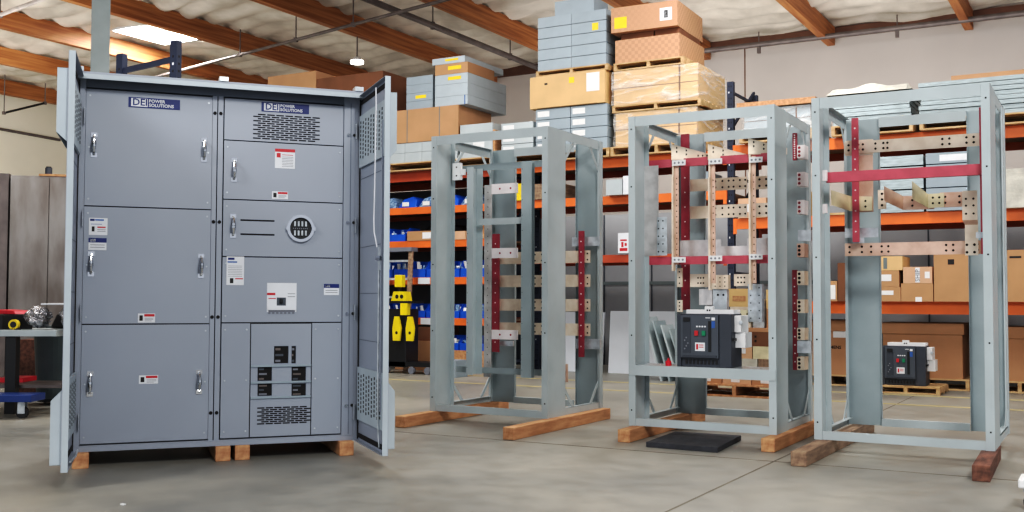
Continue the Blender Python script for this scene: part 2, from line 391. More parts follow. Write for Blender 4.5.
for i, pts in enumerate([[(90, 384), (199, 382)], [(91, 264), (201, 266)], [(94, 145), (204, 150)]]):
    for q in pts:
        u, z = C.at(.005, *q); handle(u, z, PL[i])
# right hand column of panels
R2 = panel('access_panel', .845, 1.608, ZR[3], ZR[4]); R3 = panel('access_panel', .845, 1.608, ZR[2], ZR[3]); R4 = panel('access_panel', .845, 1.608, ZR[1], ZR[2])
R1 = panel('ventilated_panel', .845, 1.608, ZR[4], ZR[5], screws=False)
RA = panel('access_panel', .845, 1.022, ZR[0], ZR[1]); RB = panel('access_panel', 1.416, 1.608, ZR[0], ZR[1])
for q, par in (((234, 170), R2), ((233, 226), R3)):
    u, z = C.at(.005, *q); handle(u, z, par)
def slots(u0, u1, z0, z1, rows, cols, par, v=.0055, flip=False):
    mb = cmb(); w = (u1-u0)/cols
    for r in range(rows):
        z = z0+(z1-z0)*(r+.5)/rows
        for c_ in range(cols):
            off = .5*w if r % 2 else 0
            a = u0+c_*w+off*.999
            if a+w*.8 > u1+w*.3: continue
            mb.box(a, a+w*.62+.012, v-.0008, v, z-.004, z+.004, 'hole')
    mb.build('vent_slots', par)
a = C.at(.005, 253, 139); b = C.at(.005, 317, 117)
slots(a[0], b[0], a[1], b[1], 12, 7, R1)
# lower vented door of the right column with cut-outs and rails
def cu(px, py): return C.at(.006, px, py)
holes = []
for x0, x1, y0, y1 in ((274, 288.5, 346, 363.5), (291.5, 296, 346, 363.5), (257.5, 272, 366.6, 381), (257.5, 272, 383.5, 396), (291.5, 306, 366.6, 381), (291.5, 306, 383.5, 396)):
    a = cu(x0, (y0+y1)/2)[0]; b = cu(x1, (y0+y1)/2)[0]; z1 = cu((x0+x1)/2, y0)[1]; z0 = cu((x0+x1)/2, y1)[1]
    holes.append((a, b, z0, z1))
RC = panel('ventilated_panel', 1.028, 1.41, ZR[0], ZR[1]-.004, holes, screws=False)
mb = cmb(); mb.box(1.03, 1.408, .01255, .0131, .14, .855, 'cabdark')
# breaker shapes behind the cut-outs
for k, h in enumerate(holes):
    a, b, z0, z1 = h
    mb.box(a+.002, b-.002, .0122, .0125, z0+.002, z1-.002, 'hole')
    for j in range(3):
        zz = z0+(z1-z0)*(j+.25)/3; mb.box(a+(b-a)*.1, a+(b-a)*(.45+.2*((j+k) % 2)), .0112, .0121, zz, zz+(z1-z0)*.13, ('inkgrey', 'brk2', 'pipe')[(j+k) % 3])
mb.build('breaker_compartment', RC)
for y in (366, 382.3, 397.3):
    z = cu(280, y-.3)[1]
    cmb().box(1.028, 1.41, -.004, .0055, z-.006, z+.006, 'gbox').build('rail', RC)
a = cu(257, 425); b = cu(308, 405.5)
slots(a[0], b[0], a[1], b[1], 9, 6, RC)
# nameplates
def nameplate(px0, px1, py0, py1, par):
    ym = (py0+py1)/2; a = C.at(.005, px0, ym-1)[0]; b = C.at(.005, px1, ym+1)[0]; z1 = C.at(.005, (px0+px1)/2, py0)[1]; z0 = C.at(.005, (px0+px1)/2, py1)[1]
    o = cmb().box(a, b, .0025, .0055, z0, z1, 'blue').box(a+(b-a)*.05, a+(b-a)*.37, .0015, .00245, z0+.006, z1-.006, 'label').build('nameplate', par); o['label'] = 'navy plate lettered DEI POWER SOLUTIONS'
    w, h = b-a, z1-z0
    lettering('DEI', h*.95, 'blue', o, face_front(a+w*.075, .001, z0+h*.5-CB0), bold=.0012)
    lettering('POWER', h*.44, 'label', o, face_front(a+w*.39, .0018, z0+h*.70-CB0), bold=.0007)
    lettering('SOLUTIONS', h*.44, 'label', o, face_front(a+w*.39, .0018, z0+h*.28-CB0), bold=.0007)
nameplate(128.5, 180, 98.5, 108.5, PL[2]); nameplate(261.5, 309, 103.5, 112.8, R1)
def sticker(px0, px1, py0, py1, bands, par, name='sticker', lab=None, base='label', txt=None):
    ym, xm = (py0+py1)/2, (px0+px1)/2
    a = C.at(.005, px0, ym)[0]; b = C.at(.005, px1, ym)[0]; z1 = C.at(.005, xm, py0)[1]; z0 = C.at(.005, xm, py1)[1]
    mb = cmb().box(a, b, .0045, .0056, z0, z1, base); w, h = b-a, z1-z0
    for (x0, x1, y0, y1, m) in bands: mb.box(a+w*x0, a+w*x1, .004, .00445, z0+h*y0, z0+h*y1, m)
    o = mb.build(name, par)
    if lab: o['label'] = lab
    if txt:
        for s, fx, fz, sz, m in txt: lettering(s, sz, m, o, face_front(a+w*fx, .0038, z0+h*fz-CB0))
    return a, b, z0, z1, o
lines = [(.1, .9, y, y+.025, 'inkgrey') for y in (.12, .2, .28, .5, .58)]
sticker(89, 107.5, 218, 235, [(.05, .3, .82, .95, 'blue'), (.32, .8, .84, .93, 'ltblue'), (.15, .3, .2, .5, 'ink'), (.45, .9, .42, .5, 'redp'), (.45, .9, .3, .33, 'inkgrey'), (.45, .9, .2, .23, 'inkgrey'), (.1, .7, .62, .65, 'ltblue')], PL[1], lab='white instruction sticker with blue heading')
sticker(88.5, 106.5, 238, 250, [(0, 1, .62, 1, 'blue'), (.08, .4, .7, .92, 'label'), (.1, .9, .4, .45, 'inkgrey'), (.1, .9, .2, .25, 'inkgrey')], PL[1], lab='white and blue data sticker')
def danger(x0, x1, y0, y1, par):
    sticker(x0, x1, y0, y1, [(.36, .97, .66, .94, 'redp'), (.08, .28, .2, .8, 'ink'), (.4, .9, .45, .5, 'inkgrey'), (.4, .9, .3, .35, 'inkgrey'), (.4, .8, .15, .2, 'inkgrey')], par, 'warning_sticker')
danger(138, 155, 313.5, 322.5, PL[1]); danger(139, 158, 375.3, 383.7, PL[0]); danger(272, 288, 191.5, 199, R2)
sticker(275, 295, 149, 168.5, [(0, 1, .84, 1, 'redp'), (.08, .28, .55, .78, 'redp'), (.35, .9, .68, .71, 'redp')]+[(.35, .92, y, y+.02, 'inkgrey') for y in (.1, .18, .26, .34, .42, .5, .58)], R2, 'warning_sticker', 'white warning sticker with red heading')
sticker(226.5, 244, 256.5, 285, [(.08, .45, .88, .96, 'blue'), (.05, .6, .78, .83, 'ltblue'), (.2, .4, .06, .24, 'ink'), (.5, .95, .2, .24, 'redp')]+[(.08, .9, y, y+.012, 'inkgrey') for y in (.3, .36, .42, .48, .54, .6, .66)], R4, lab='tall white instruction sticker with blue heading')
sticker(324, 339, 284, 295, [(0, 1, .64, 1, 'blue'), (.08, .4, .7, .92, 'label'), (.1, .9, .4, .45, 'inkgrey'), (.1, .9, .2, .25, 'inkgrey')], R4, lab='white and blue data sticker')
# moulded-case breaker front
a, b, z0, z1, bo = sticker(267, 296.5, 283, 312, [(.33, .64, .22, .5, 'brk2'), (.42, .55, .28, .46, 'ink'), (.0, .28, .58, .66, 'redp'), (.05, .3, .45, .48, 'redp'), (.05, .95, 0, .06, 'inkgrey'), (.7, .95, .62, .64, 'inkgrey'), (.7, .95, .52, .54, 'inkgrey')], R4, 'breaker_front', 'white breaker front with black toggle')
mb = cmb(); mb.box(a+(b-a)*.02, a+(b-a)*.98, -.003, .0039, z0+(z1-z0)*.07, z0+(z1-z0)*.20, 'label').box(a+(b-a)*.44, a+(b-a)*.53, -.014, .0035, z0+(z1-z0)*.32, z0+(z1-z0)*.42, 'black'); mb.build('toggle', bo)
mb = cmb(); 
for k in range(7): mb.box(a+(b-a)*(.04+.135*k), a+(b-a)*(.12+.135*k), .001, .0055, z0-.011, z0-.001, 'inkgrey')
mb.build('terminal_cover', bo)
# rail slots
mb = cmb()
for y in (220.5, 234.5):
    a = C.at(.005, 240.5, y-.3)[0]; b = C.at(.005, 274.5, y+.3)[0]; z = C.at(.005, 257, y)[1]; mb.box(a, b, .005, .0058, z-.005, z+.005, 'hole')
mb.build('slot_opening', R3)
# round meter socket
u, z = C.at(.0, 300.5, 228.5)
mb = cmb(); mb.ring((u, .0055, z), (0, -1, 0), .070, .088, .02, 'chrome', 32); mb.cyl((u, .0055, z), (u, .003, z), .0695, 'black', 28)
for s in (-1, 1): mb.box(u+s*.082-.012, u+s*.082+.012, -.022, -.0155, z-.012, z+.012, 'chrome')
for k in range(4):
    for s in (-1, 1): mb.box(u-.036+k*.0235-.006, u-.036+k*.0235+.005, -.008, .0029, z+s*.03-.016, z+s*.03+.016, 'galv')
for k in range(8): mb.box(u-.045+k*.0125-.003, u-.045+k*.0125+.003, -.002, .0029, z-.004, z+.004, 'inkgrey')
mb.build('meter_socket', R3)
# doors -------------------------------------------------------------
def door(hinge_u, ang, L, side, name_label):
    d = bpy.data.objects.new('door', None); COL.objects.link(d); return d
def build_door(hu, dirang, L, outward, bottom, top):
    """local door frame: x along door from hinge, y = thickness toward outside; placed as children of cab"""
    Rm = Matrix.Translation((hu, -.004, -CB0)) @ Matrix.Rotation(dirang, 4, 'Z')
    S = 1 if outward > 0 else -1
    def fin(mb, name, par, lab=None):
        o = mb.build(name, par)
        if par is cab: o.matrix_local = Rm
        if lab: o['label'] = lab
        return o
    mb = MB(); t = .032
    def y(a, b): return (a*S, b*S)
    mb.box(0.01, L, *y(0, .003), bottom, top, 'cab')
    mb.box(L-.003, L, *y(-t, 0), bottom, top, 'gboxs').box(0.01, .013, *y(-t, 0), bottom, top, 'cab')
    mb.box(.013, L-.003, *y(-t, 0), top-.003, top, 'cab').box(.013, L-.003, *y(-t, 0), bottom, bottom+.003, 'cab')
    mb.box(.04, L-.02, *y(-.0045, -.001), top-.05, top-.02, 'hole').box(.04, L-.02, *y(-.0045, -.001), bottom+.02, bottom+.05, 'hole')
    mb.box(.014, .03, *y(-.006, -.001), bottom+.01, top-.01, 'hole')
    mb.box(L-.10, L-.085, *y(-.025, -.001), bottom+.25, top-.25, 'cab')
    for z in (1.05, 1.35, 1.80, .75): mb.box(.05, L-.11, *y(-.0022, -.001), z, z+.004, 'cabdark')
    dr = fin(mb, 'door', cab)
    for zc, zh in ((top-.3, .17), (bottom+.31, .17)):
        mb = MB(); mb.box(.06, L-.06, *y(-.018, -.0052), zc-zh, zc+zh, 'gboxs')
        n = 9
        for i in range(n):
            x = .10+(L-.22)*i/(n-1)
            for j in range(9):
                z = zc-zh+.06+j*.028+(.0 if i % 2 else .01); mb.box(x-.012, x+.012, *y(-.0186, -.0181), z-.009, z+.009, 'hole')
        fin(mb, 'vent_panel', dr)
        # outside hood with one sloped end
        up = zc > 1
        x0, x1 = .10, L-.03; z0_, z1_ = (zc-.19, zc+.21) if up else (.13, .53); o0, o1 = .004, (.06 if outward < 0 else .05)
        mb = MB()
        if up: mb.box(x0, x1, *y(o1-.003, o1), z0_+.05, z1_, 'gboxs').box(x0, x1, *y(o0, o1-.003), z1_-.003, z1_, 'gboxs')
        else:
            mb.box(x0, x1, *y(o1-.003, o1), z0_, z1_-.06, 'gboxs').box(x0, x1, *y(o0, o1-.003), z0_, z0_+.003, 'gboxs')
            mb.prism([(x0, o0*S, z1_), (x0, o1*S, z1_-.06), (x0, o1*S, z1_-.063), (x0, o0*S, z1_-.003)], (x1-x0, 0, 0), 'gboxs')
        for xx in (x0, x1-.003):
            mb.prism([(xx, o0*S, z0_), (xx, (o1-.003)*S, z0_+(.05 if up else 0)), (xx, (o1-.003)*S, z1_-(0 if up else .06)), (xx, o0*S, z1_)], (.003, 0, 0), 'gboxs')
        fin(mb, 'vent_hood', dr)
    for z in (2.12, 1.50, .93, .28):
        mb = MB(); mb.cyl((.002, -.010*S-S*.0, z-.06), (.002, -.010*S, z+.06), .011, 'galv', 8).box(.016, .05, *y(-.034, -.0325), z-.05, z+.05, 'galv')
        fin(mb, 'hinge', dr)
    return dr, fin, S
# left door swings fully back to a right angle, right door a little further
dl, finl, Sl = build_door(-.012, -pi/2-.04, .79, -1, .095, 2.345)
drr, finr, Sr = build_door(CW+.012, -pi/2+.008, .78, 1, .095, 2.345)
dl['label'] = 'open left door seen almost edge on'; drr['label'] = 'open right door showing its inner side'
# latch mechanism, rod and earthing wire on the right door
L = .78
mb = MB(); mb.box(L-.15, L-.10, *sorted((-.03*Sr, -.002*Sr)), 1.19, 1.33, 'galv').box(L-.19, L-.08, *sorted((-.036*Sr, -.0305*Sr)), 1.25, 1.275, 'chrome')
finr(mb, 'latch', drr)
mb = MB(); mb.tube([(L-.15, -.05*Sr, 2.30), (L-.14, -.05*Sr, 2.2), (L-.15, -.05*Sr, 1.9), (L-.165, -.05*Sr, 1.62), (L-.175, -.05*Sr, 1.5), (L-.165, -.05*Sr, 1.42), (L-.15, -.035*Sr, 1.33)], .004, 'label', 6); finr(mb, 'pull_cord', drr)
mb = MB(); mb.tube([(L-.125, -.028*Sr, 1.19), (L-.13, -.028*Sr, .3), (L-.12, -.02*Sr, .13)], .006, 'galv', 6); finr(mb, 'latch_rod', drr)
mb = MB(); mb.tube([(L-.6, .04, .40-.3+.03), (L-.45, .04, .115), (L-.2, .03, .12)], .006, 'galv', 6); finl(mb, 'latch_rod', dl)
# top item on the roof
u, z = C.at(.5, 344, 84)
tag(MB().box(-.03, .03, -.03, .03, 0, .09, 'cabdark').cyl((0, 0, .09), (0, 0, .11), .018, 'black', 10).build('junction_box'), 'small dark junction box standing on the cabinet roof', 'box').location = (C.o[0]+C.u[0]*u+C.n[0]*.5, C.o[1]+C.u[1]*u+C.n[1]*.5, CT+.0125)

# ------------------------------------------------------------------ timber blocks
def block(x0, y0, L, w, h, yaw, label, m='wood', grp=None):
    o = tag(MB().box(0, w, 0, L, 0, h, m).build('timber_block', bevel=.004), label, 'timber', grp)
    o.location = (x0, y0, .0005); o.rotation_euler = (0, 0, yaw); return o
def cblock(u, v, L, label, m='wood', w=.092):
    block(C.o[0]+C.u[0]*u+C.n[0]*v, C.o[1]+C.u[1]*u+C.n[1]*v, L, w, .0915, C.yaw, label, m)
cblock(-.01, -.055, .95, 'wooden block under the front left corner of the cabinet')
cblock(.815, -.035, .95, 'pale wooden block under the middle of the cabinet')
cblock(.935, -.02, .9, 'orange wooden block beside the pale one under the cabinet middle')
cblock(CW-.115, -.06, .95, 'wooden block under the front right corner of the cabinet')
block(-4.99, 6.89, 1.62, .092, .0895, -.012, 'orange timber under the left side of the first open frame')
block(-3.885, 6.69, 1.64, .092, .0895, -.012, 'orange timber under the right side of the first open frame')
block(-3.115, 7.0, 1.6, .092, .0895, 0, 'tan timber under the left side of the middle open frame')
block(-2.09, 7.05, 1.35, .092, .0895, 0, 'tan timber under the right side of the middle open frame')
block(-1.755, 6.54, 2.0, .095, .0895, -.01, 'weathered grey timber under the left side of the nearest open frame', 'woodg')
block(-.725, 6.52, .98, .095, .0895, .03, 'dark stained timber under the right side of the nearest open frame', 'woodd')

# ================================================================== OPEN FRAMES
FZ = .0905
def fmb(): return MB(FZ)
def make_frame(x, y, yaw, W, D, label, mt='frame', webw=.30, rearw=.25):
    o = thing('open_steel_frame', label, 'frame', (x, y, FZ), yaw)
    H0, H1 = FZ, 2.38
    t = .004
    for s in (0, 1):
        def bx(mb, u0, u1, *r):
            if s: u0, u1 = W-u1, W-u0
            mb.box(u0, u1, *r)
        mb = fmb(); bx(mb, 0, .052, 0, t, H0, H1, mt); bx(mb, 0, t, t, webw, H0, H1, mt); bx(mb, 0, .04, webw-t, webw, H0, H1, mt)
        bx(mb, .048, .052, t, .018, H0, H1, mt)
        for z in (.2, .75, 1.3, 1.85, 2.28): bx(mb, .018, .028, -.002, 0, z, z+.01, 'hole')
        mb.build('corner_post', o)
        mb = fmb(); bx(mb, 0, rearw, D-t, D, H0, H1, 'frame2'); bx(mb, 0, t, D-.06, D-t, H0, H1, mt); bx(mb, rearw-t, rearw, D-.03, D-t, H0, H1, 'frame2')
        bx(mb, 0, .02, D-.064, D-.06, H0, H1, mt)
        mb.build('corner_post', o)
    for nm, z0, z1 in (('top_rail', H1-.075, H1-.001), ('bottom_rail', H0+.001, H0+.055)):
        top = nm == 'top_rail'
        fl = (z1-.004, z1)
        mb = fmb(); mb.box(.053, W-.053, .004, .008, z0, z1, mt).box(.053, W-.053, .008, .05, *fl, mt); mb.build(nm, o)
        mb = fmb(); mb.box(rearw+.001, W-rearw-.001, D-.05, D-.046, z0, z1, mt).box(rearw+.001, W-rearw-.001, D-.046, D-.01, *fl, mt); mb.build(nm, o)
        for s in (0, 1):
            a, b, c_ = (.005, .009, .045) if not s else (W-.009, W-.005, W-.045)
            mb = fmb(); mb.box(a, b, webw+.001, D-.07, z0, z1, mt).box(min(a, c_), max(b, c_), webw+.001, D-.07, *fl, mt); mb.build(nm, o)
    for s in (0, 1):
        u = .012 if not s else W-.016
        for zc, sg in ((H0+.05, 1), (H1-.075, -1)):
            for v0, v1 in ((webw-.01, webw+.14), (D-.06, D-.19)):
                mb = fmb(); mb.prism([(u, v0, zc+sg*.20), (u, v0, zc+sg*.155), (u, v1, zc-sg*.0), (u, v1+(.045 if v1 > v0 else -.045), zc)], (.004, 0, 0), mt)
                mb.build('corner_brace', o)
    return o
F1 = Fr(-4.97, 7.35, -.018); F2 = Fr(-3.14, 7.257, .007); F3 = Fr(-1.767, 7.18, 0)
W1, W2, W3 = 1.113, 1.097, 1.103
f1 = make_frame(-4.97, 7.35, -.018, W1, .987, 'narrow grey-green open steel frame nearest the cabinet, inner channels but no breaker')
f2 = make_frame(-3.14, 7.257, .007, W2, 1.03, 'middle open steel frame with busbars and a black circuit breaker on its shelf', webw=.31)
f3 = make_frame(-1.767, 7.18, 0, W3, 1.04, 'rightmost and nearest open steel frame with a wide red crossbar', webw=.33)
def pb(F, par, name, v, x0, x1, y0, y1, t, m, holes=None, m_h='hole', lab=None, flange=None):
    """flat bar facing the front at depth v, bounded by photo columns and rows, thickness t; holes = (cols fractions, rows fractions, r)"""
    xm, ym = (x0+x1)/2, (y0+y1)/2
    u0, u1 = F.at(v, x0, ym)[0], F.at(v, x1, ym)[0]; z1, z0 = F.at(v, xm, y0)[1], F.at(v, xm, y1)[1]
    mb = fmb(); mb.box(u0, u1, v, v+t, z0, z1, m)
    if flange:
        mb.box(u0 if flange > 0 else u0, u0+.004 if flange > 0 else u0+.004, v+t, v+t+abs(flange), z0, z1, m)
    if holes:
        for hx, hz, r in holes:
            for a in hx:
                for b in hz:
                    p = (u0+(u1-u0)*a, v, z0+(z1-z0)*b); mb.cyl((p[0], v-.0012, p[2]), (p[0], v-.0001, p[2]), r, m_h, 8)
    o = mb.build(name, par)
    if lab: o['label'] = lab
    return o
def chan(F, par, v, x0, x1, y0, y1, wd, name='upright_channel', m='frame', webright=True):
    xm = (x0+x1)/2
    u0 = F.at(v, x0, 270)[0]; u1 = F.at(v, x1, 270)[0]; z1 = F.at(v, xm, y0)[1]; z0 = F.at(v, xm, y1)[1]
    mb = fmb(); mb.box(u0, u1, v, v+.003, z0, z1, m).box(u0, u0+.003, v+.003, v+wd, z0, z1, m).box(u0+.003, u1, v+wd-.003, v+wd, z0, z1, m)
    n = 14
    for i in range(n): mb.cyl((u0+.01, v-.001, z0+(z1-z0)*(i+.5)/n), (u0+.01, v, z0+(z1-z0)*(i+.5)/n), .003, 'hole', 6)
    return mb.build(name, par)
# --- first frame
chan(F1, f1, .2, 466.5, 473, 167, 375, .15, m='frame'); chan(F1, f1, .2, 521, 531.5, 161, 378, .05, m='frame2')
pb(F1, f1, 'cross_rail', .36, 456, 546, 163, 169.5, .004, 'frame2'); pb(F1, f1, 'cross_rail', .36, 456, 546, 368, 374, .004, 'frame2'); pb(F1, f1, 'cross_rail', .26, 479, 521, 218, 224.5, .004, 'frame')
pb(F1, f1, 'mounting_bracket', .22, 452.5, 460.5, 163, 180, .03, 'white', [((.5,), (.25, .75), .007)]); pb(F1, f1, 'mounting_bracket', .225, 460.7, 464.5, 169, 175, .02, 'white')
pb(F1, f1, 'perforated_strip', .42, 484, 491.3, 185, 377, .004, 'alu', [((.5,), [i/26 for i in range(1, 26)], .004)])
for y0, y1 in ((183.5, 193.5), (248, 258), (330, 339.5)):
    pb(F1, f1, 'insulator_bracket', .40, 491.5, 517, y0, y1, .018, 'pinkw', [((.33, .75), (.5,), .009)], 'red', 'white insulator bracket with two red studs')
def redbar(F, par, v, x0, x1, y0, y1, m='red', t=.02):
    return pb(F, par, 'insulator_bar', v, x0, x1, y0, y1, t, m, [((.5,), [i/12 for i in range(1, 12)], .006)], 'pinkw', 'dark red insulating bar')
redbar(F1, f1, .80, 492, 498.5, 234, 352)
redbar(F1, f1, .80, 578.5, 583.5, 231, 357)
for yc in (257.5, 281, 305, 329):
    pb(F1, f1, 'busbar', .84, 494, 590, yc-6, yc+6, .008, 'tin', [((.03, .44, .51, .93, .975), (.25, .75), .0075)])
pb(F1, f1, 'support_bracket', .86, 572, 600, 237, 246, .004, 'galv'); pb(F1, f1, 'support_bracket', .86, 576, 600, 339, 349, .03, 'galv'); pb(F1, f1, 'support_bracket', .86, 499, 513, 341, 346, .02, 'galv')
pb(F1, f1, 'earth_tab', .32, 565.5, 568, 364, 382, .003, 'copper')
# --- middle frame
for yl, yr, z_m in ((164.5, 157, 8), (261.5, 258.5, 8)):
    o = pb(F2, f2, 'insulator_bar', .32, 645, 773, (yl+yr)/2-4, (yl+yr)/2+4, .03, 'redl'); o['label'] = 'horizontal red insulating bar'
redbar(F2, f2, .80, 681, 689, 134, 310)
# tall thin copper risers with gusset plates running back
for x in (671.5, 708, 748.5):
    u0 = F2.at(.28, x, 200)[0]; u1 = F2.at(.28, x+2.6, 200)[0]
    z1 = F2.at(.28, x, 144 if x < 740 else 138)[1]; z0 = F2.at(.28, x, 271 if x < 700 else 290)[1]
    mb = fmb(); mb.box(u0, u0+.012, .28, .33, z0, z1-.25, 'tin')
    mb.prism([(u0, .28, z1-.12), (u0, .28, z1), (u0+.25, .40, z1-.075), (u0+.25, .40, z1-.12)], (0, .012, 0), 'tin'); mb.box(u0, u0+.012, .293, .33, z1-.25, z1-.10, 'tin')
    mb.box(u0+.0121, u0+.045, .31, .318, z0+.05, z1-.13, 'copper')
    for k in range(16):
        zz = z0+.08+k*(z1-z0-.3)/16; mb.cyl((u0+.03, .3088, zz), (u0+.03, .3098, zz), .005, 'hole', 6)
    for a, b in ((.035, .03), (.035, .06), (.10, .05), (.10, .08), (.18, .09), (.21, .09), (.24, .09)): q = .28+a*.48; mb.cyl((u0+a, q-.0015, z1-b), (u0+a, q-.0001, z1-b), .008, 'hole', 8)
    mb.build('busbar_riser', f2)['label'] = 'tall pale busbar riser with tapering top plate'
    for y in ((163, 260)):
        yy = y-(x-672)*.04
        pb(F2, f2, 'clamp', .275, x+.5, x+14, yy-3, yy+2.5, .004, 'white', [((.2, .5, .8), (.5,), .008)], 'inkgrey')
for y0, y1 in ((178, 190), (205, 217.5)):
    pb(F2, f2, 'busbar', .84, 690, 712, y0+1, y1+1, .008, 'tin')
    pb(F2, f2, 'busbar', .78, 712, 747, y0-.5, y1, .008, 'tin', [((.1, .3, .48, .62, .8, .95), (.25, .75), .008)])
    pb(F2, f2, 'busbar', .78, 755, 770, y0-2, y1-1, .008, 'tin', [((.3, .75), (.25, .75), .009)])
pb(F2, f2, 'mounting_plate', .30, 638, 658.5, 166, 256, .003, 'alu', lab='bare aluminium mounting plate')
pb(F2, f2, 'mounting_plate', .29, 657, 667, 217, 255.5, .003, 'galv', [((.15, .6), [(i+.5)/5 for i in range(5)], .006)])
pb(F2, f2, 'barrier_sheet', .50, 680, 721, 240, 256, .003, 'alu'); pb(F2, f2, 'barrier_sheet', .50, 721, 747, 246, 256, .003, 'alu'); pb(F2, f2, 'barrier_sheet', .50, 747, 773, 238, 256, .003, 'alu')
# lower connection blocks
pb(F2, f2, 'busbar', .5, 690, 708, 274, 287, .008, 'tin', [((.45, .6, .75), (.3, .7), .007)])
pb(F2, f2, 'busbar', .45, 734, 750, 274, 286, .008, 'tin', [((.25, .45, .65), (.3, .7), .007)])
pb(F2, f2, 'connection_block', .40, 712, 728, 275, 289, .06, 'tin', [((.2, .5, .8), (.2, .5, .8), .005)])
pb(F2, f2, 'connection_block', .38, 748, 762, 284, 322, .06, 'galv', [((.2, .8), (.1, .3, .5, .7, .9), .005)])
pb(F2, f2, 'connection_block', .42, 713, 727, 289.5, 311, .05, 'galv', [((.35, .75), (.75,), .009)])
pb(F2, f2, 'connection_block', .42, 699, 712, 289, 305, .01, 'alu')
pb(F2, f2, 'connection_block', .45, 677, 682, 268, 287, .02, 'tin', [((.5,), (.2, .5, .8), .006)]); pb(F2, f2, 'connection_block', .45, 677, 682, 300, 312, .02, 'tin', [((.5,), (.2, .5, .8), .006)])
pb(F2, f2, 'connection_block', .42, 731, 750, 310, 323, .02, 'brass', [((.2, .5, .85), (.3, .7), .006)])
# shelf that carries the breaker
zs = F2.at(0, 704, 367.5)[1]; ze = F2.at(0, 704, 378)[1]
mb = fmb(); mb.box(.006, W2-.006, -.006, -.001, ze, zs, 'frame').box(.006, W2-.006, -.0009, .28, zs-.004, zs, 'galv'); mb.box(.053, .056, .0, .28, ze, zs-.004, 'frame'); mb.build('breaker_shelf', f2)
# insulator ladder on the right
redbar(F2, f2, .80, 792.5, 796.5, 133, 160, t=.03); redbar(F2, f2, .80, 792.5, 797, 270, 370, t=.03)
for y0, y1, m in ((145, 158, 'pinkw'), (172, 186, 'pinkw'), (200, 214, 'pinkw'), (243.5, 257, 'copper'), (271, 285, 'tin'), (299.5, 313, 'tin'), (328, 340, 'tin'), (357, 370, 'tin')):
    pb(F2, f2, 'busbar_end', .79, 797, 804.5, y0, y1, .12, m, [((.3,), (.2, .5, .8), .011)], 'red' if m == 'pinkw' else 'hole')
pb(F2, f2, 'support_bracket', .8, 798, 811, 230, 241, .05, 'galv'); pb(F2, f2, 'support_bracket', .8, 797, 811, 341, 353, .05, 'galv')
# --- nearest frame
o = pb(F3, f3, 'crossbar', .1, 826, 984, 168, 178.5, .04, 'redl'); o['label'] = 'wide bright red insulating crossbar'
for x0, x1, y0, y1, m in ((852, 858.5, 118, 242, 'redl'), (980, 986.5, 107, 254, 'redl')):
    F = F3; redbar(F, f3, .46 if x0 < 900 else .12, x0, x1, y0, y1, m)
pb(F3, f3, 'busbar', .55, 844, 981, 137.5, 150, .008, 'tin', [((.035, .11, .145, .24, .3, .33, .73, .78, .90, .95), (.3, .72), .0085)], lab='upper pale copper busbar with bolt holes')
pb(F3, f3, 'busbar', .55, 845, 982, 242, 255, .008, 'copper', [((.035, .13, .2, .28, .33, .75, .8, .92, .97), (.3, .72), .0085)], lab='lower copper busbar with bolt holes')
pb(F3, f3, 'busbar', .56, 845, 873, 140, 155, .012, 'tin', [((.2, .5, .8), (.3, .72), .009)])
pb(F3, f3, 'busbar', .53, 858, 873, 155, 212, .008, 'copper', [((.2, .75), (.06, .14, .22), .009)])
def bentbar(F, par, pts, v0, dv, h0, m, nh=True):
    """bar running along px points [(px, ytop, ybot, v)]"""
    mb = fmb(); P_ = []
    for px, yt, yb, v in pts:
        u, zt = F.at(v, px, yt); _, zb = F.at(v, px, yb); P_.append((u, v, zt, zb))
    for a, b in zip(P_[:-1], P_[1:]):
        mb.add([(a[0], a[1], a[3]), (b[0], b[1], b[3]), (b[0], b[1], b[2]), (a[0], a[1], a[2]), (a[0], a[1]+.01, a[3]), (b[0], b[1]+.01, b[3]), (b[0], b[1]+.01, b[2]), (a[0], a[1]+.01, a[2])],
               [(0, 1, 2, 3), (7, 6, 5, 4), (0, 4, 5, 1), (3, 2, 6, 7), (0, 3, 7, 4), (1, 5, 6, 2)], m)
    a, b = P_[-2], P_[-1]
    for f_ in (.3, .7):
        for g_ in (.3, .7):
            u = a[0]+(b[0]-a[0])*f_; v = a[1]+(b[1]-a[1])*f_; z = b[3]+(b[2]-b[3])*g_; mb.cyl((u, v-.0012, z), (u, v-.0001, z), .008, 'hole', 8)
    return mb.build('bent_busbar', par)
bentbar(F3, f3, [(831, 190, 205, .30), (850, 196, 211, .50), (872, 196.5, 210.5, .50)], 0, 0, 0, 'brass')
bentbar(F3, f3, [(884, 186, 201, .30), (903, 196, 210, .52), (934, 195, 209, .52)], 0, 0, 0, 'copper')
bentbar(F3, f3, [(912, 181, 199, .30), (928, 194, 208, .5), (944, 193, 207, .5)], 0, 0, 0, 'brass')
pb(F3, f3, 'busbar', .52, 940, 966, 192, 207, .01, 'copper', [((.2, .75), (.3, .7), .0085)])
pb(F3, f3, 'busbar', .53, 878, 886, 190, 209, .01, 'tin', [((.5,), (.2, .5, .8), .009)])
mb = fmb()
u0, zt = F3.at(.42, 962, 191); u1, zb = F3.at(.42, 978, 255)
zm = F3.at(.42, 970, 220)[1]; 
mb.box(u0, u1, .42, .432, zm, zt, 'tin').box(u0+.012, u1, .44, .452, zb, zm-.001, 'tin')
mb.prism([(u0, .42, zm), (u1, .42, zm), (u1, .44, zm-.03), (u0+.012, .44, zm-.03)], (0, .012, 0), 'copper')
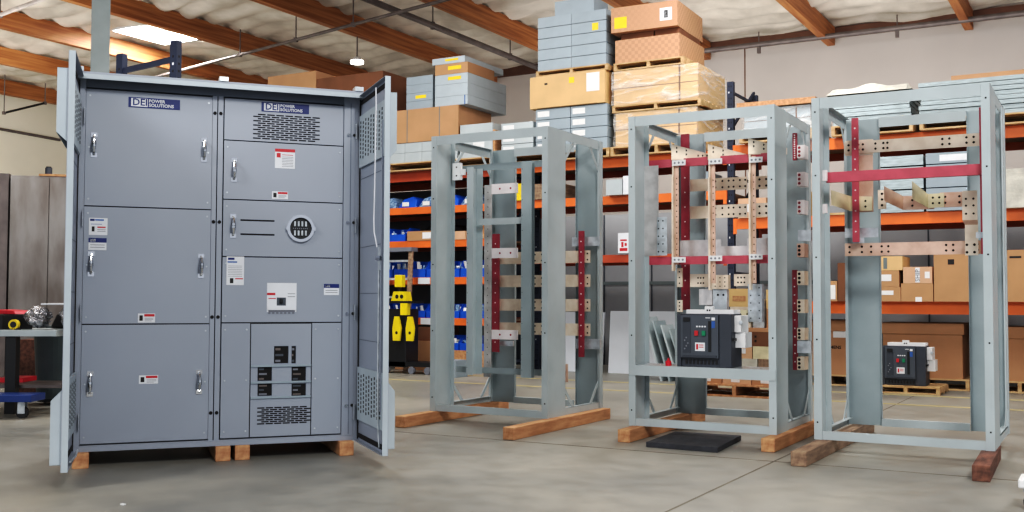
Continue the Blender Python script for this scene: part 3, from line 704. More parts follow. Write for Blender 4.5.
for a in (.25, .75):
    for b in (.06, .11, .17): mb.cyl((u0+(u1-u0)*a, .4188, zt-b*.9), (u0+(u1-u0)*a, .4199, zt-b*.9), .0075, 'hole', 8)
    for b in (.02, .07): mb.cyl((u0+(u1-u0)*a, .4388, zb+b), (u0+(u1-u0)*a, .4399, zb+b), .009, 'hole', 8)
mb.build('busbar_riser', f3)
pb(F3, f3, 'support_bracket', .6, 845, 878, 228, 237.5, .004, 'galv'); pb(F3, f3, 'support_bracket', .5, 853, 864, 237.7, 243, .004, 'galv')
pb(F3, f3, 'support_bracket', .11, 976, 987, 232, 238, .004, 'galv')
for y0, y1 in ((170, 181), (204, 213)):
    pb(F3, f3, 'post_insulator', .06, 822.5, 826.5, y0, y1, .03, 'pinkw')
for y0, y1 in ((163, 173), (197, 206)): pb(F3, f3, 'post_insulator', .05, 984, 987.5, y0, y1, .03, 'pinkw')
# spare channel bolted behind the right corner
mb = fmb(); mb.box(W3+.006, W3+.01, .72, .79, .28, 2.34, 'frame').box(W3+.0, W3+.006, .72, .724, .28, 2.34, 'frame'); mb.build('side_channel', f3)

# ------------------------------------------------------------------ circuit breakers
def make_breaker(loc, yaw, s, label):
    o = thing('circuit_breaker', label, 'breaker', loc, yaw); o.scale = (s, s, s)
    W, H, D = .405, .40, .26
    mb = MB(); mb.box(0, W, .03, D, 0, H-.02, 'brk').box(.0, .03, .012, .03, .0, H-.02, 'brk').box(W-.09, W, .012, .03, 0, H-.02, 'brk'); mb.box(.012, W-.02, D, D+.02, .05, H-.03, 'brk2'); mb.build('body', o, .004)
    mb = MB(); mb.box(.032, W-.092, .0, .03, .065, H-.03, 'brk2').box(.05, .11, -.004, 0, .10, H-.08, 'brk').box(.055, .105, -.010, -.0042, H-.075, H-.045, 'black').box(.24, .262, -.003, 0, .11, H-.07, 'black')
    mb.box(.045, W-.105, -.006, 0, .068, .085, 'brk')
    mb.box(.265, .29, -.002, -.0005, .335, .355, 'label').box(.265, .29, -.002, -.0005, .28, .328, 'ltblue'); mb.box(.22, .255, -.002, -.0005, .35, .355, 'label')
    for k in range(4): mb.box(.15+.02*k, .163+.02*k, -.002, -.0005, .285, .295, 'label')
    for k in range(5): mb.cyl((.065+.012*(k % 3), -.0045, .13+.02*k), (.065+.012*(k % 3), -.007, .13+.02*k), .006, 'inkgrey', 8)
    mb.build('front_cover', o)
    mb = MB()
    for k in range(9): mb.box(.06+k*.028, .075+k*.028, .024, .0295, .02, .05, 'black')
    mb.build('arc_vents', o)
    mb = MB(); mb.box(.14, .165, -.012, -.0005, .225, .26, 'redp'); mb.build('red_button', o)['label'] = 'red push button'
    mb = MB(); mb.box(.195, .22, -.012, -.0005, .225, .26, 'green').box(.199, .216, -.0128, -.0121, .232, .255, 'green'); mb.build('green_button', o)
    mb = MB(); mb.box(.142, .215, -.002, -.0005, .115, .175, 'label').box(.15, .165, -.0026, -.0021, .125, .165, 'redp').box(.17, .205, -.0026, -.0021, .14, .146, 'redp').box(.17, .205, -.0026, -.0021, .155, .161, 'redp'); mb.build('rating_label', o)
    mb = MB(); mb.box(.04, W-.01, .10, D, H-.0195, H+.01, 'white').box(.18, .24, .10, .14, H+.01, H+.035, 'white').cyl((.20, .0985, H+.006), (.20, .0999, H+.006), .007, 'hole', 8).cyl((.218, .0985, H+.006), (.218, .0999, H+.006), .007, 'hole', 8)
    mb.build('terminal_bridge', o, .003)
    mb = MB(); mb.box(W+.001, W+.05, .08, D, .25, H-.03, 'white').box(W+.001, W+.075, .1, D, .14, .249, 'white').box(W+.001, W+.02, .02, .08, .19, .21, 'black'); mb.cyl((W+.05, .07, .32), (W+.05, .0799, .32), .014, 'galv', 10)
    mb.build('auxiliary_block', o, .003)
    return o
u0, zb = F2.at(.0, 679, 366)
zt = zs
make_breaker((F2.o[0]+F2.u[0]*.365+F2.n[0]*.02, F2.o[1]+F2.u[1]*.365+F2.n[1]*.02, zs+.0005), F2.yaw, 1.0, 'charcoal circuit breaker standing on the shelf of the middle open frame')
# red knob on the shelf
u, z = F2.at(.05, 668, 365)
o = thing('red_plug', 'small red knob lying on the shelf left of the circuit breaker', 'knob', (F2.o[0]+u, F2.o[1]+.06, zs+.0005))
MB().cyl((0, 0, 0), (0, 0, .03), .022, 'redcl', 14).cyl((0, 0, .03), (0, 0, .038), .022, 'redcl', 14, .014).build('body', o)
MB().cyl((0, 0, .0385), (0, 0, .055), .008, 'redcl', 8).build('stem', o)

# black foam slab on the floor before the middle frame
g = [ground(646, 447), ground(719, 453), ground(738, 444.5), ground(668, 432)]
x0, y0 = -2.84, 6.86
o = tag(MB().prism([(0, 0, 0), (.515, -.01, 0), (.46, .68, 0), (-.04, .66, 0)], (0, 0, .036), 'foam').build('foam_slab', bevel=.003), 'flat charcoal slab lying on the floor before the middle frame', 'slab')
o.location = (x0, y0, .0005)

# ================================================================== PALLET RACK
RY = 12.65; RD = 1.07
rack = thing('pallet_rack', 'long orange-beamed pallet rack with dark blue uprights along the back wall', 'rack', (0, RY, 0))
UP = [-13.2, -10.3, -7.36, -4.11, -.22, 3.6]
def upright(x, h):
    mb = MB()
    for y in (0.0, RD-.07):
        mb.box(x-.04, x+.04, y, y+.07, 0, h, 'upright')
        for k in range(int(h/.075)): mb.box(x-.02, x-.008, y-.0008, y-.0001, .05+k*.075, .07+k*.075, 'label' if k % 6 == 5 else 'hole').box(x+.008, x+.02, y-.0008, y-.0001, .05+k*.075, .07+k*.075, 'hole')
    for k in range(int(h/.6)):
        mb.beam((x, .07, .15+k*.6), (x, RD-.07, .15+(k+1)*.6 if k % 2 else .15+k*.6), .03, .03, 'upright', up=(1, 0, 0))
    mb.beam((x, .07, h-.12), (x, RD-.07, h-.12), .03, .03, 'upright', up=(1, 0, 0))
    mb.build('upright', rack)
for x in UP: upright(x, 3.72 if x == -4.11 else 2.86)
def level(i, z1, h=.125, mats=('orange',), deck=True):
    x0, x1 = UP[i]+.041, UP[i+1]-.041
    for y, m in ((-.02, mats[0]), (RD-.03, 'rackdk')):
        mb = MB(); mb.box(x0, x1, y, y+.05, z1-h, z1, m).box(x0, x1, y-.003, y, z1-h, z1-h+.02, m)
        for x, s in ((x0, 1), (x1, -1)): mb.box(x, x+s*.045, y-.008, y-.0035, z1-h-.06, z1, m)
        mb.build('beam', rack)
    if deck: MB().box(x0, x1, .035, RD-.035, z1-.04, z1-.012, 'deck').build('shelf_deck', rack)
TOPZ = 2.87
for i in (0, 1): 
    for z, m in ((.75, 'orange'), (1.33, 'orange'), (1.86, 'orange'), (2.35, 'orange')): level(i, z, .10, (m,))
    level(i, TOPZ, .14, ('rackdk',))  # shaded look of these beams painted in by the darker red
level(2, 1.60, .10, ('rackdk',)); level(2, 2.37, .11); level(2, TOPZ, .125)
for i in (3, 4): level(i, 1.005, .14); level(i, 2.015, .13); level(i, TOPZ+.05, .13)

MB().box(UP[0]+.05, UP[2]-.05, RD+.03, RD+.04, .05, 2.72, 'brk').build('void_shade_panel', rack)  # added dark sheet, painted shade for the voids behind the bins

# second rack end behind the cabinet
o = thing('pallet_rack_end', 'dark rack end frame rising behind the cabinet roof', 'rack', (-9.5, 7.9, 0))
for x, y in ((0, 0.05), (1.0, -.1)):
    mb = MB(); mb.box(x-.05, x+.05, y-.035, y+.035, 0, 3.71, 'upright')
    for k in range(46): mb.box(x+.0505, x+.0508, y-.012, y+.012, .06+k*.077, .085+k*.077, 'hole')
    for k in range(46): mb.box(x-.012, x+.012, y-.0358, y-.0355, .06+k*.077, .085+k*.077, 'label' if k % 4 == 0 else 'hole')
    mb.build('post', o)
for z in (3.52, 2.6): MB().beam((.055, .04, z), (.945, -.09, z), .03, .06, 'upright').build('brace', o)

# ------------------------------------------------------------------ boxes, pallets
def pallet(x0, x1, y0, y1, z, label, h=.12, m='pallet', yaw=0):
    o = thing('pallet', label, 'pallet', (x0, y0, z+.0005), yaw); W, D = x1-x0, y1-y0
    mb = MB(); n = max(4, int(D/.14))
    for k in range(n): mb.box(0, W, D*k/n, D*k/n+D/n*.72, h-.018, h, m)
    mb.build('top_boards', o)
    for x in (0, W/2-.02, W-.04): MB().box(x, x+.04, 0.0, D, .0185, h-.0185, m).build('stringer', o)
    mb = MB()
    for y in (0, D/2-.05, D-.1): mb.box(0, W, y, y+.1, 0, .018, m)
    mb.build('bottom_boards', o)
    return z+.0005+h+.0005
def carton(name, x0, x1, y0, y1, z0, z1, m, label, cat='box', extra=None, group=None, yaw=0, bevel=.004, tape=None):
    mb = MB(); W, D, H = x1-x0, y1-y0, z1-z0
    mb.box(0, W, 0, D, 0, H, m)
    if tape: mb.box(W/2-.03, W/2+.03, -.0008, -.0001, 0 if tape == 'full' else H*.6, H, 'cardl').box(W/2-.03, W/2+.03, 0, D, H+.0001, H+.0006, 'cardl')
    for e in (extra or []):
        a, b, c_, d, mm = e; mb.box(W*a, W*b, -.0015, -.0002, H*c_, H*d, mm)
    o = tag(mb.build(name), label, cat, group); o.location = (x0, y0, z0); o.rotation_euler = (0, 0, yaw); return o
Z0 = TOPZ+.001
Fy = 12.5
ORD = ['bottom', 'second', 'third', 'fourth', 'fifth', 'sixth']
zp = pallet(-9.25, -7.45, Fy, Fy+1.1, Z0, 'pallet under the white cartons at the left end of the top shelf')
for r in range(2):
    for c_ in range(4):
        x = -9.22+c_*.30; carton('carton', x, x+.296, Fy+.01, Fy+.6, zp+.001+r*.142, zp+.001+r*.142+.138, 'gbox2', '%s white carton, number %s from the left under the long brown box' % (('lower', 'upper')[r], ('one', 'two', 'three', 'four')[c_]))
z1 = zp+.001+2*.142
o = carton('cardboard_box', -9.3, -8.0, Fy+.0, Fy+.9, z1+.001, z1+.48, 'card', 'long brown box with green straps above the white cartons at left', extra=[(.32, .33, 0, 1, 'col'), (.75, .76, 0, 1, 'col')])
ztop = z1+.481
lay = .118
for r in range(4):
    ex = [(.35, .75, .3, .7, 'yel')] if r == 1 else []
    carton('carton', -8.93, -8.47, Fy+.05, Fy+.85, ztop+.001+r*.121, ztop+.001+r*.121+lay, 'gbox', 'flat grey carton, %s of the stack left on the long brown box' % ORD[r], extra=ex)
for r, (h, m, w) in enumerate(((.13, 'gboxs', .0), (.17, 'gboxs', .0), (.14, 'gboxs', 0), (.15, 'card', 0), (.09, 'gboxs', -.05))):
    zz = ztop+.001+sum((.133, .173, .143, .153, .1)[:r])
    lab = ['long silver carton with blue straps at the bottom of the right stack', 'tall silver carton second from bottom of the right stack', 'silver carton with a yellow tag below the brown one', 'brown carton with a yellow tag near the top of the silver stack', 'flat carton with yellow tape topmost of the silver stack'][r]
    carton('carton', -8.41+(w), -7.86+w, Fy+.02, Fy+(1.1 if r != 3 else .75), zz, zz+h, m, lab, extra=[(.4, .8, .4, .75, 'yel')] if r >= 2 else [(.9, .93, 0, 1, 'ltblue')] if r == 0 else [])
carton('carton', -7.98, -7.45, Fy+.02, Fy+.75, zp+.001, zp+.47, 'gbox2', 'large white-grey carton right of the long brown box', extra=[(.05, .3, .15, .4, 'white'), (.4, .75, .15, .45, 'white')])
carton('wooden_board', -7.445, -7.41, Fy+.02, Fy+.9, zp+.001, zp+.37, 'wood', 'orange wooden board on edge beside the white-grey carton', 'board')
zp = pallet(-7.31, -5.68, Fy, Fy+1.1, Z0, 'pallet under the three pale carton stacks on the top shelf')
zc = zp+.001
for ci, (x0, x1) in enumerate(((-7.30, -6.81), (-6.765, -6.25), (-6.24, -5.71))):
    for r in range(4 if ci else 3):
        h = .139; carton('carton', x0, x1, Fy+.01, Fy+.75, zc+r*.147, zc+r*.147+h, 'gbox2' if ci == 0 else 'gbox', 'pale carton, %s up in the %s stack under the tan box' % (ORD[r], ('left', 'middle', 'right')[ci]), extra=[(.05, .4, .25, .8, 'white')])
z1 = zc+4*.147+.001
carton('cardboard_box', -6.84, -5.73, Fy-.02, Fy+.8, z1+.001, z1+.43, 'cardl', 'large tan box with a white label and yellow dot, mid stack', extra=[(.76, .93, .38, .95, 'white'), (.53, .60, .70, .88, 'yel'), (.2, .24, .72, .78, 'ink'), (.1, .9, .0, .01, 'cardd')])
zp2 = pallet(-6.76, -5.70, Fy+.0, Fy+.8, z1+.431, 'small pallet on top of the large tan box', .08)
for r in range(5):
    for c_ in range(2):
        x0, x1 = (-6.74, -6.24) if c_ == 0 else (-6.235, -5.73)
        carton('carton', x0, x1, Fy+.02, Fy+.75, zp2+.001+r*.147, zp2+.001+r*.147+.139, 'gbox', 'flat blue-grey carton, %s row, %s column of the tall stack' % (ORD[r], ('left', 'right')[c_]), extra=[(.55, .7, .2, .9, 'yel')] if (r == 4-0 and c_) and False else ([(.6, .78, .15, .85, 'yel')] if (r == 3 and c_) else []))
z5 = zp2+.001+5*.147
carton('carton', -6.50, -5.92, Fy+.05, Fy+.5, z5+.001, z5+.19, 'gbox', 'single grey carton crowning the tall blue-grey stack')
# wrapped crates
zp = pallet(-5.66, -4.40, Fy, Fy+1.1, Z0, 'pallet under the wrapped crates on the top shelf')
def crate(x0, x1, y0, y1, z0, z1, label, m='cardl'):
    o = thing('wrapped_crate', label, 'crate', (x0, y0, z0)); W, D, H = x1-x0, y1-y0, z1-z0
    mb = MB().box(0, W, 0, D, 0, H, m)
    mb.box(W*.78, W*.8, -.001, -.0002, 0, H, 'cardd').box(0, W, -.001, -.0002, H*.48, H*.5, 'cardd'); mb.build('box', o)
    random.seed(int(z0*100)); n = 12
    vs = []; fs = []
    ring = []
    per = [(i/n*(W+.03)-.015, -.015) for i in range(n)]+[(W+.015, i/n*(D+.03)-.015) for i in range(n)]+[(W+.015-i/n*(W+.03), D+.015) for i in range(n)]+[(-.015, D+.015-i/n*(D+.03)) for i in range(n)]
    K = 9
    for k in range(K):
        for x, y in per:
            q = random.uniform(0, .012); cx, cy = x-W/2, y-D/2
            vs.append((x+cx/abs(W)*q*2, y+cy/abs(D)*q*2, H*k/(K-1)*.98+.003+(random.uniform(-.01, .01) if 0 < k < K-1 else 0)))
    m_ = len(per)
    for k in range(K-1):
        for i in range(m_): fs.append((k*m_+i, k*m_+(i+1) % m_, (k+1)*m_+(i+1) % m_, (k+1)*m_+i))
    w = MB(); w.add(vs, fs, 'wrap'); w.build('stretch_wrap', o)['label'] = 'crinkled clear stretch wrap'
crate(-5.60, -4.50, Fy+.03, Fy+1.05, zp+.001, zp+.44, 'lower wrapped tan crate right of the tall carton stack')
zp2 = pallet(-5.64, -4.44, Fy+.01, Fy+1.1, zp+.442, 'dark pallet between the two wrapped crates', .09)
crate(-5.62, -4.48, Fy+.02, Fy+1.08, zp2+.001, zp2+.45, 'upper wrapped pale crate under the checked cardboard boxes')
zp3 = pallet(-5.62, -4.66, Fy+.01, Fy+1.0, zp2+.452, 'pallet between the wrapped crates and the checked boxes', .10)
carton('cardboard_box', -5.60, -4.72, Fy+.02, Fy+.95, zp3+.001, zp3+.30, 'check', 'checked pinkish cardboard box standing on the top pallet')
z = zp3+.302
for k, (x0, x1) in enumerate(((-5.55, -5.1), (-5.08, -4.75))):
    carton('foam_pad', x0, x1, Fy+.1, Fy+.85, z+.001, z+.09, 'cardd', ('left', 'right')[k]+' dark foam pad between the two checked boxes', 'pad')
carton('cardboard_box', -5.64, -4.74, Fy-.02, Fy+1.0, z+.094, z+.42, 'check', 'checked cardboard tray box, highest on the wrapped stack, yellow sticker', extra=[(.05, .24, .15, .6, 'yel'), (.74, .92, .25, .75, 'label'), (.8, .86, .35, .65, 'ink')], yaw=.03)
# right of the upright
zt_ = TOPZ+.051
zp = pallet(-3.95, -3.05, Fy, Fy+1.1, zt_, 'pallet right of the tall dark upright on the top shelf')
crate(-3.90, -3.10, Fy+.05, Fy+1.0, zp+.001, zp+.29, 'low wrapped bundle right of the tall dark upright', 'gboxs')
o = thing('wooden_tray', 'shallow open wooden tray lying on the low wrapped bundle', 'tray', (-3.98, Fy, zp+.30))
for x0, x1, y0, y1, nm in ((0, .95, 0, .04, 'side'), (0, .95, 1.0, 1.04, 'side'), (0, .04, .041, .999, 'side'), (.91, .95, .041, .999, 'side')): MB().box(x0, x1, y0, y1, 0, .07, 'wood').build('side_board', o)
MB().box(.041, .909, .041, .999, .0, .012, 'pallet').build('base_board', o)
MB().box(.05, .9, .05, .99, .0125, .06, 'cream').build('plastic_liner', o)
zp = pallet(-2.85, -1.95, Fy, Fy+1.1, zt_, 'pallet under the cream covered sheets on the top shelf')
def sheets(x0, x1, y0, y1, z0, n, t, label, m='sheet', name='sheet_stack'):
    pass
def sheetstack(x0, x1, y0, y1, z0, n, t, what, grp, m='sheet'):
    for k in range(n):
        dx = random.uniform(-.02, .02)
        o = tag(MB().box(0, x1-x0, 0, y1-y0, 0, t*.86, m).build('metal_sheet'), what, 'sheet metal', grp); o.location = (x0+dx, y0+random.uniform(-.01, .02), z0+k*t)
    return z0+n*t
zz = sheetstack(-2.85, -1.98, Fy+.02, Fy+1.0, zp+.001, 7, .05, 'flat grey metal sheet in the stack under the milky plastic cover', 'sheets under the plastic cover')
vs = []
o = thing('plastic_cover', 'milky plastic sheet draped over the metal sheets above the nearest frame', 'cover', (-2.9, Fy-.02, zz+.003))
mb = MB(); n = 16
def hgt(i, j): return .05+.025*sin(i*.9+j*.4)*sin(j*.7)+.05*sin(pi*i/n)-(.0 if 0 < i < n and 0 < j < n else .045)
for j in range(n+1):
    for i in range(n+1): vs.append((i*.95/n, j*1.05/n, .004 if i in (0, n) or j in (0, n) else max(.03, hgt(i, j))))
fs = [(j*(n+1)+i, j*(n+1)+i+1, (j+1)*(n+1)+i+1, (j+1)*(n+1)+i) for j in range(n) for i in range(n)]
mb.add(vs, fs, 'cream').build('sheet', o)
zp = pallet(-1.88, -.35, Fy, Fy+1.1, zt_, 'pallet under the tall sheet stack at the right end of the top shelf')
zz = sheetstack(-1.88, -.35, Fy+.02, Fy+1.0, zp+.001, 8, .052, 'long grey metal sheet in the tall stack at the right end of the top shelf', 'sheets at the right end')
carton('wooden_plank', -1.55, -.2, Fy+.05, Fy+.3, zz+.001, zz+.05, 'card', 'brown plank lying on the tall sheet stack', 'plank')
# level 2.015 right: stacked enclosures parts
z = 2.016
zz = sheetstack(-3.05, -2.41, Fy+.1, Fy+.9, z, 1, .03, 'thin board under the grey trays', 'boards on the second shelf', 'pallet')
for k in range(5):
    carton('metal_tray', -2.36, -1.86, Fy+.1, Fy+.9, z+.002+k*.132, z+.002+k*.132+.115, 'sheet', 'grey metal tray, %s of the left stack on the second shelf' % ORD[k], 'tray')
    carton('metal_tray', -1.83, -1.35, Fy+.08, Fy+.9, z+.002+k*.132, z+.002+k*.132+.12, 'gbox', 'grey metal tray, %s of the right stack on the second shelf' % ORD[k], 'tray', extra=[(.3, .9, .2, .8, 'label')] if k == 4 else [])
carton('cardboard_box', -3.6, -3.15, Fy+.05, Fy+.7, z, z+.3, 'cardl', 'tan box on the second shelf behind the middle frame', tape='t')
carton('cardboard_box', -4.0, -3.65, Fy+.1, Fy+.7, z, z+.24, 'cardp', 'pinkish box with red and white labels on the second shelf', extra=[(.3, .6, .3, .7, 'label'), (.65, .9, .3, .6, 'redp')])
o = carton('parts_bundle', -1.06, -.55, Fy+.0, Fy+.7, z, z+.42, 'cream', 'white plastic wrapped bundle on the second shelf at far right', 'bundle')
# level 1.005 right: cartons
z = 1.006
def bxp(px0, px1, py0, zb, m, label, y=Fy+.02, d=.5, extra=None, tape=None, name='cardboard_box'):
    x0, zt2 = wallp(px0, py0, y); x1, _ = wallp(px1, py0, y)
    return carton(name, x0, x1, y, y+d, zb, zt2, m, label, extra=extra, tape=tape), zt2
_, za = bxp(877, 900.5, 287, z, 'card', 'small brown box at the bottom left of the lower orange shelf', extra=[(.1, .7, .45, .75, 'white')])
_, zb_ = bxp(877, 899, 270.5, za+.002, 'card', 'small brown box in the middle of the left pile on the lower orange shelf', extra=[(.1, .65, .35, .75, 'white')])
_, zc_ = bxp(877, 902.3, 256.5, zb_+.002, 'cardl', 'tan box topmost of the left pile on the lower orange shelf', extra=[(.25, .4, .1, .9, 'col')])
_, za = bxp(901, 933, 283.5, z, 'card', 'brown box with a small white label low on the shelf centre', extra=[(.45, .65, .0, .25, 'white')])
o2, zb_ = bxp(903, 932, 267, za+.002, 'cardp', 'brown box lettered sideways on top of another brown box', extra=[(.75, .92, .3, .7, 'white'), (.42, .58, .05, .95, 'label')])
bxp(933.5, 971, 249, z, 'card', 'tall brown box right of the small ones on the lower orange shelf', extra=[(.0, .4, .93, .99, 'white'), (.38, .55, .70, .80, 'ink')])
W_ = wallp(932, 267, Fy+.02)[0]-wallp(903, 267, Fy+.02)[0]; H_ = zb_-za-.002
lettering('SHIP', .07, 'inkgrey', o2, Matrix.Translation((W_*.51, -.003, H_*.1)) @ Matrix.Rotation(pi/2, 4, 'X') @ Matrix.Rotation(pi/2, 4, 'Z'))
bxp(820, 837, 281, z, 'card', 'brown box with white label beside the middle frame on the lower shelf', extra=[(.2, .9, .1, .8, 'white')])
_, zq = bxp(837.5, 845, 263, z, 'cardd', 'upright narrow brown box behind the nearest frame left post')
bxp(1006, 1040, 250, z, 'card', 'brown box with a dark slot at far right of the lower shelf', extra=[(.1, .45, .84, .88, 'ink')])
bxp(972.5, 1003, 262, z, 'cardp', 'brown box behind the right post of the nearest frame')
# floor level: large cartons on pallets with lids
def lidbox(x0, x1, y0, y1, z0, z1, label, text=None, extra=None):
    o = thing('lidded_carton', label, 'box', (x0, y0, z0)); W, D, H = x1-x0, y1-y0, z1-z0
    mb = MB().box(0, W, 0, D, 0, H-.1, 'card')
    for e in (extra or []): mb.box(W*e[0], W*e[1], -.0015, -.0002, H*e[2], H*e[3], e[4])
    mb.build('box', o); MB().box(-.02, W+.02, -.02, D+.02, H-.0995-.03, H, 'card').build('lid', o, .005)
    if text: lettering(text, .052, 'ink', o, face_front(W*.44, -.003, H*.5), align='LEFT', bold=.001)
zp = pallet(-2.42, -1.45, 12.93, 13.7, 0, 'pine pallet under the big lidded carton on the floor', .13)
lidbox(-2.38, -1.52, 12.95, 13.6, zp, .76, 'big lidded brown carton behind the floor-standing circuit breaker')
zp = pallet(-1.38, -.5, 12.93, 13.7, 0, 'pine pallet right of the one with the big lidded carton', .13)
lidbox(-1.33, -.60, 12.95, 13.6, zp, .73, 'lidded brown carton partly hidden by the nearest frame right post')
zp = pallet(-3.35, -2.65, 12.93, 13.7, 0, 'pine pallet seen between the middle and nearest frames', .13)
lidbox(-3.30, -2.74, 12.95, 13.6, zp, .78, 'lidded brown carton lettered SIEMENS on the floor', 'SIEMENS', [(.62, .9, .68, .80, 'white')])
zp = pallet(-2.36, -1.66, 12.18, 12.85, 0, 'low pallet under the floor-standing circuit breaker', .085)
make_breaker((-2.27, 12.25, zp), 0, 1.13, 'charcoal circuit breaker standing on a low pallet before the lidded carton')
# far right: wooden crate with a black clamp
o = thing('wooden_crate_end', 'pale wooden crate end at the right edge of the floor row', 'crate', (-.62, 11.95, 0))
MB().box(0, .5, 0, .5, .12, .85, 'cardp').build('box', o); MB().box(.08, .12, -.03, -.001, .1, .86, 'bintrash').build('strap', o); MB().box(-.05, .5, -.02, .5, .0, .1, 'pallet').build('base', o)
MB().beam((.02, -.04, .5), (.3, -.12, .46), .03, .05, 'black').build('clamp', o)

# ------------------------------------------------------------------ middle bay
# goods pallet with busbar offcuts behind the middle frame
zp = pallet(-4.0, -3.0, 10.85, 11.7, 0, 'pallet stacked with boxes and copper parts behind the middle frame', .13, 'wood')
k0 = zp
def bxq(px0, px1, py0, py1, m, label, y, d=.35, name='cardboard_box', cat='box', extra=None):
    x0, zt2 = wallp(px0, py0, y); x1, zb2 = wallp(px1, py1, y); return carton(name, x0, x1, y, y+d, zb2, zt2, m, label, cat, extra=extra)
X0 = -3.95
tb = [('card', 0, .32, .06), ('card', .34, .62, .05), ('card', .64, .93, .06)]
rows = [(.0, [(0, .30, .10, 'card', 'brown carton low on the left of the goods pallet'), (.31, .62, .10, 'cardp', 'pinkish carton low in the middle of the goods pallet'), (.63, .93, .10, 'card', 'brown carton low on the right of the goods pallet')])]
for dz, L_ in rows:
    for a, b, h, m, lab in L_: carton('cardboard_box', X0+a, X0+b, 10.9, 11.5, zp+.001, zp+h, m, lab, extra=[(.3, .6, .2, .8, 'white')])
z = zp+.101
items = [(.28, .44, .17, 'gboxs', 'pale green plastic block on the goods pallet', 'plastic_block', 'block'),
         (.45, .68, .17, 'cream', 'milky plastic tub on the goods pallet', 'plastic_tub', 'tub'),
         (.69, .93, .17, 'woodg', 'grey-brown box right on the goods pallet', 'cardboard_box', 'box')]
for a, b, h, m, lab, nm, cat in items: carton(nm, X0+a, X0+b, 10.92, 11.45, z, z+h, m, lab, cat)
z2 = z+.171
for a, b, h, m, lab in [(.28, .42, .12, 'brk', 'dark grey box above the pale green block'), (.43, .62, .13, 'cardp', 'pinkish box with a white label above the milky tub'), (.63, .93, .13, 'brass', 'foil wrapped box above the grey-brown box')]:
    carton('cardboard_box', X0+a, X0+b, 10.93, 11.4, z2, z2+h, m, lab, extra=[(.35, .65, .4, .8, 'white')] if m == 'cardp' else None)
z3 = z2+.131
carton('cardboard_box', X0+.42, X0+.93, 10.93, 11.4, z3, z3+.15, 'cardd', 'brown perforated tray of busbar pieces on the goods pallet', extra=[(.15+.1*i, .19+.1*i, .3, .45, 'hole') for i in range(4)]+[(.15+.1*i, .19+.1*i, .6, .75, 'hole') for i in range(4)])
z4 = z3+.151
carton('cardboard_box', X0+.35, X0+.93, 10.93, 11.4, z4, z4+.04, 'card', 'flat brown board above the perforated tray', 'board')
z5 = z4+.041
for i, (a, b, h, m, lab) in enumerate([(.38, .60, .22, 'tin', 'drilled pale metal plate standing left on the brown board'), (.62, .74, .30, 'galv', 'galvanised bracket standing on the brown board'), (.76, .93, .2, 'card', 'orange-brown carton right on the brown board')]):
    carton(('metal_plate', 'metal_bracket', 'cardboard_box')[i], X0+a, X0+b, 10.95+.02*i, 11.2, z5, z5+h, m, lab, ('plate', 'bracket', 'box')[i], extra=[(.2, .3, .4, .6, 'hole'), (.7, .8, .4, .6, 'hole')] if i < 2 else None)
z6 = z5+.221
carton('cardboard_box', X0+.36, X0+.60, 10.95, 11.3, z6, z6+.19, 'cardl', 'tan box with rounded print above the drilled plate', extra=[(.2, .8, .3, .6, 'wood')])
carton('cardboard_box', X0+.755, X0+.93, 11.0, 11.3, z5+.201, z5+.40, 'cardl', 'tan carton on the orange-brown carton')
# white laminate panels and the A-frame of grey sheets
xa, xb = -6.15, -4.3
o = tag(MB().prism([(xa, 13.5, 0), (xb, 13.5, 0), (xb, 13.58, .86), (xa, 13.58, .86)], (0, .03, 0), 'board').build('white_board'), 'large white board leaning under the rack between the first and middle frames', 'board')
o = tag(MB().prism([(-7.1, 13.5, 0), (-6.25, 13.5, 0), (-6.25, 13.6, .84), (-7.1, 13.6, .84)], (0, .03, 0), 'board').build('white_board'), 'white board seen through the first open frame', 'board')
for k in range(4):
    p = [(648+k*7, 317), (648+k*7+9, 372)]
    x0_ = -4.98+k*.11; y0_ = 12.85
    o = tag(MB().prism([(0, 0, 0), (.02, -.0, 0), (-.20, .0, .80-.05*k), (-.22, .0, .80-.05*k)], (0, .4, 0), ('frame', 'frame2')[k % 2]).build('leaning_sheet'), 'grey steel sheet leaning on edge beside the goods pallet', 'sheet', 'leaning steel sheets')
    o.location = (x0_, y0_-.35, 0.001)
# grey enclosure row behind the rack
mb = MB(); mb.box(-9.5, 2.5, 15.2, 15.3, 0, 2.35, 'part')
for x in [-9.4+.8*k for k in range(15)]: mb.box(x, x+.02, 15.19, 15.199, 0, 2.35, 'brk')
mb.box(-9.5, 2.5, 15.185, 15.199, 1.25, 1.3, 'col')
struct('wall_partition', mb)
# black/grey upright bits
bx = bxp(606, 622, 180, 2.371, 'gbox2', 'pale carton on the middle bay shelf between the frames', d=.4)
bx = bxp(623, 640, 176, 2.371, 'label', 'white carton on the middle bay shelf right of the pale one', d=.4)
carton('cardboard_box', -7.2, -6.9, Fy+.1, Fy+.6, 2.371, 2.6, 'yel', 'yellow box on the middle bay shelf behind the first frame')
carton('cardboard_box', -6.85, -6.45, Fy+.1, Fy+.6, 2.371, 2.58, 'woodg', 'dull brown box on the middle bay shelf behind the first frame')
carton('cardboard_box', -4.8, -4.4, Fy+.15, Fy+.7, 2.371, 2.62, 'gbox', 'blue-grey carton on the middle bay shelf behind the middle frame')
carton('notice_sign', *[wallp(618, 230, 12.6)[0], wallp(629, 230, 12.6)[0]], 12.6, 12.61, 1.62, 1.88, 'label', 'white notice with a red figure hung on the middle bay beam', 'sign', extra=[(.15, .85, .1, .25, 'redp'), (.2, .8, .6, .68, 'redp'), (.3, .5, .3, .55, 'redp'), (.6, .8, .35, .5, 'redp')])

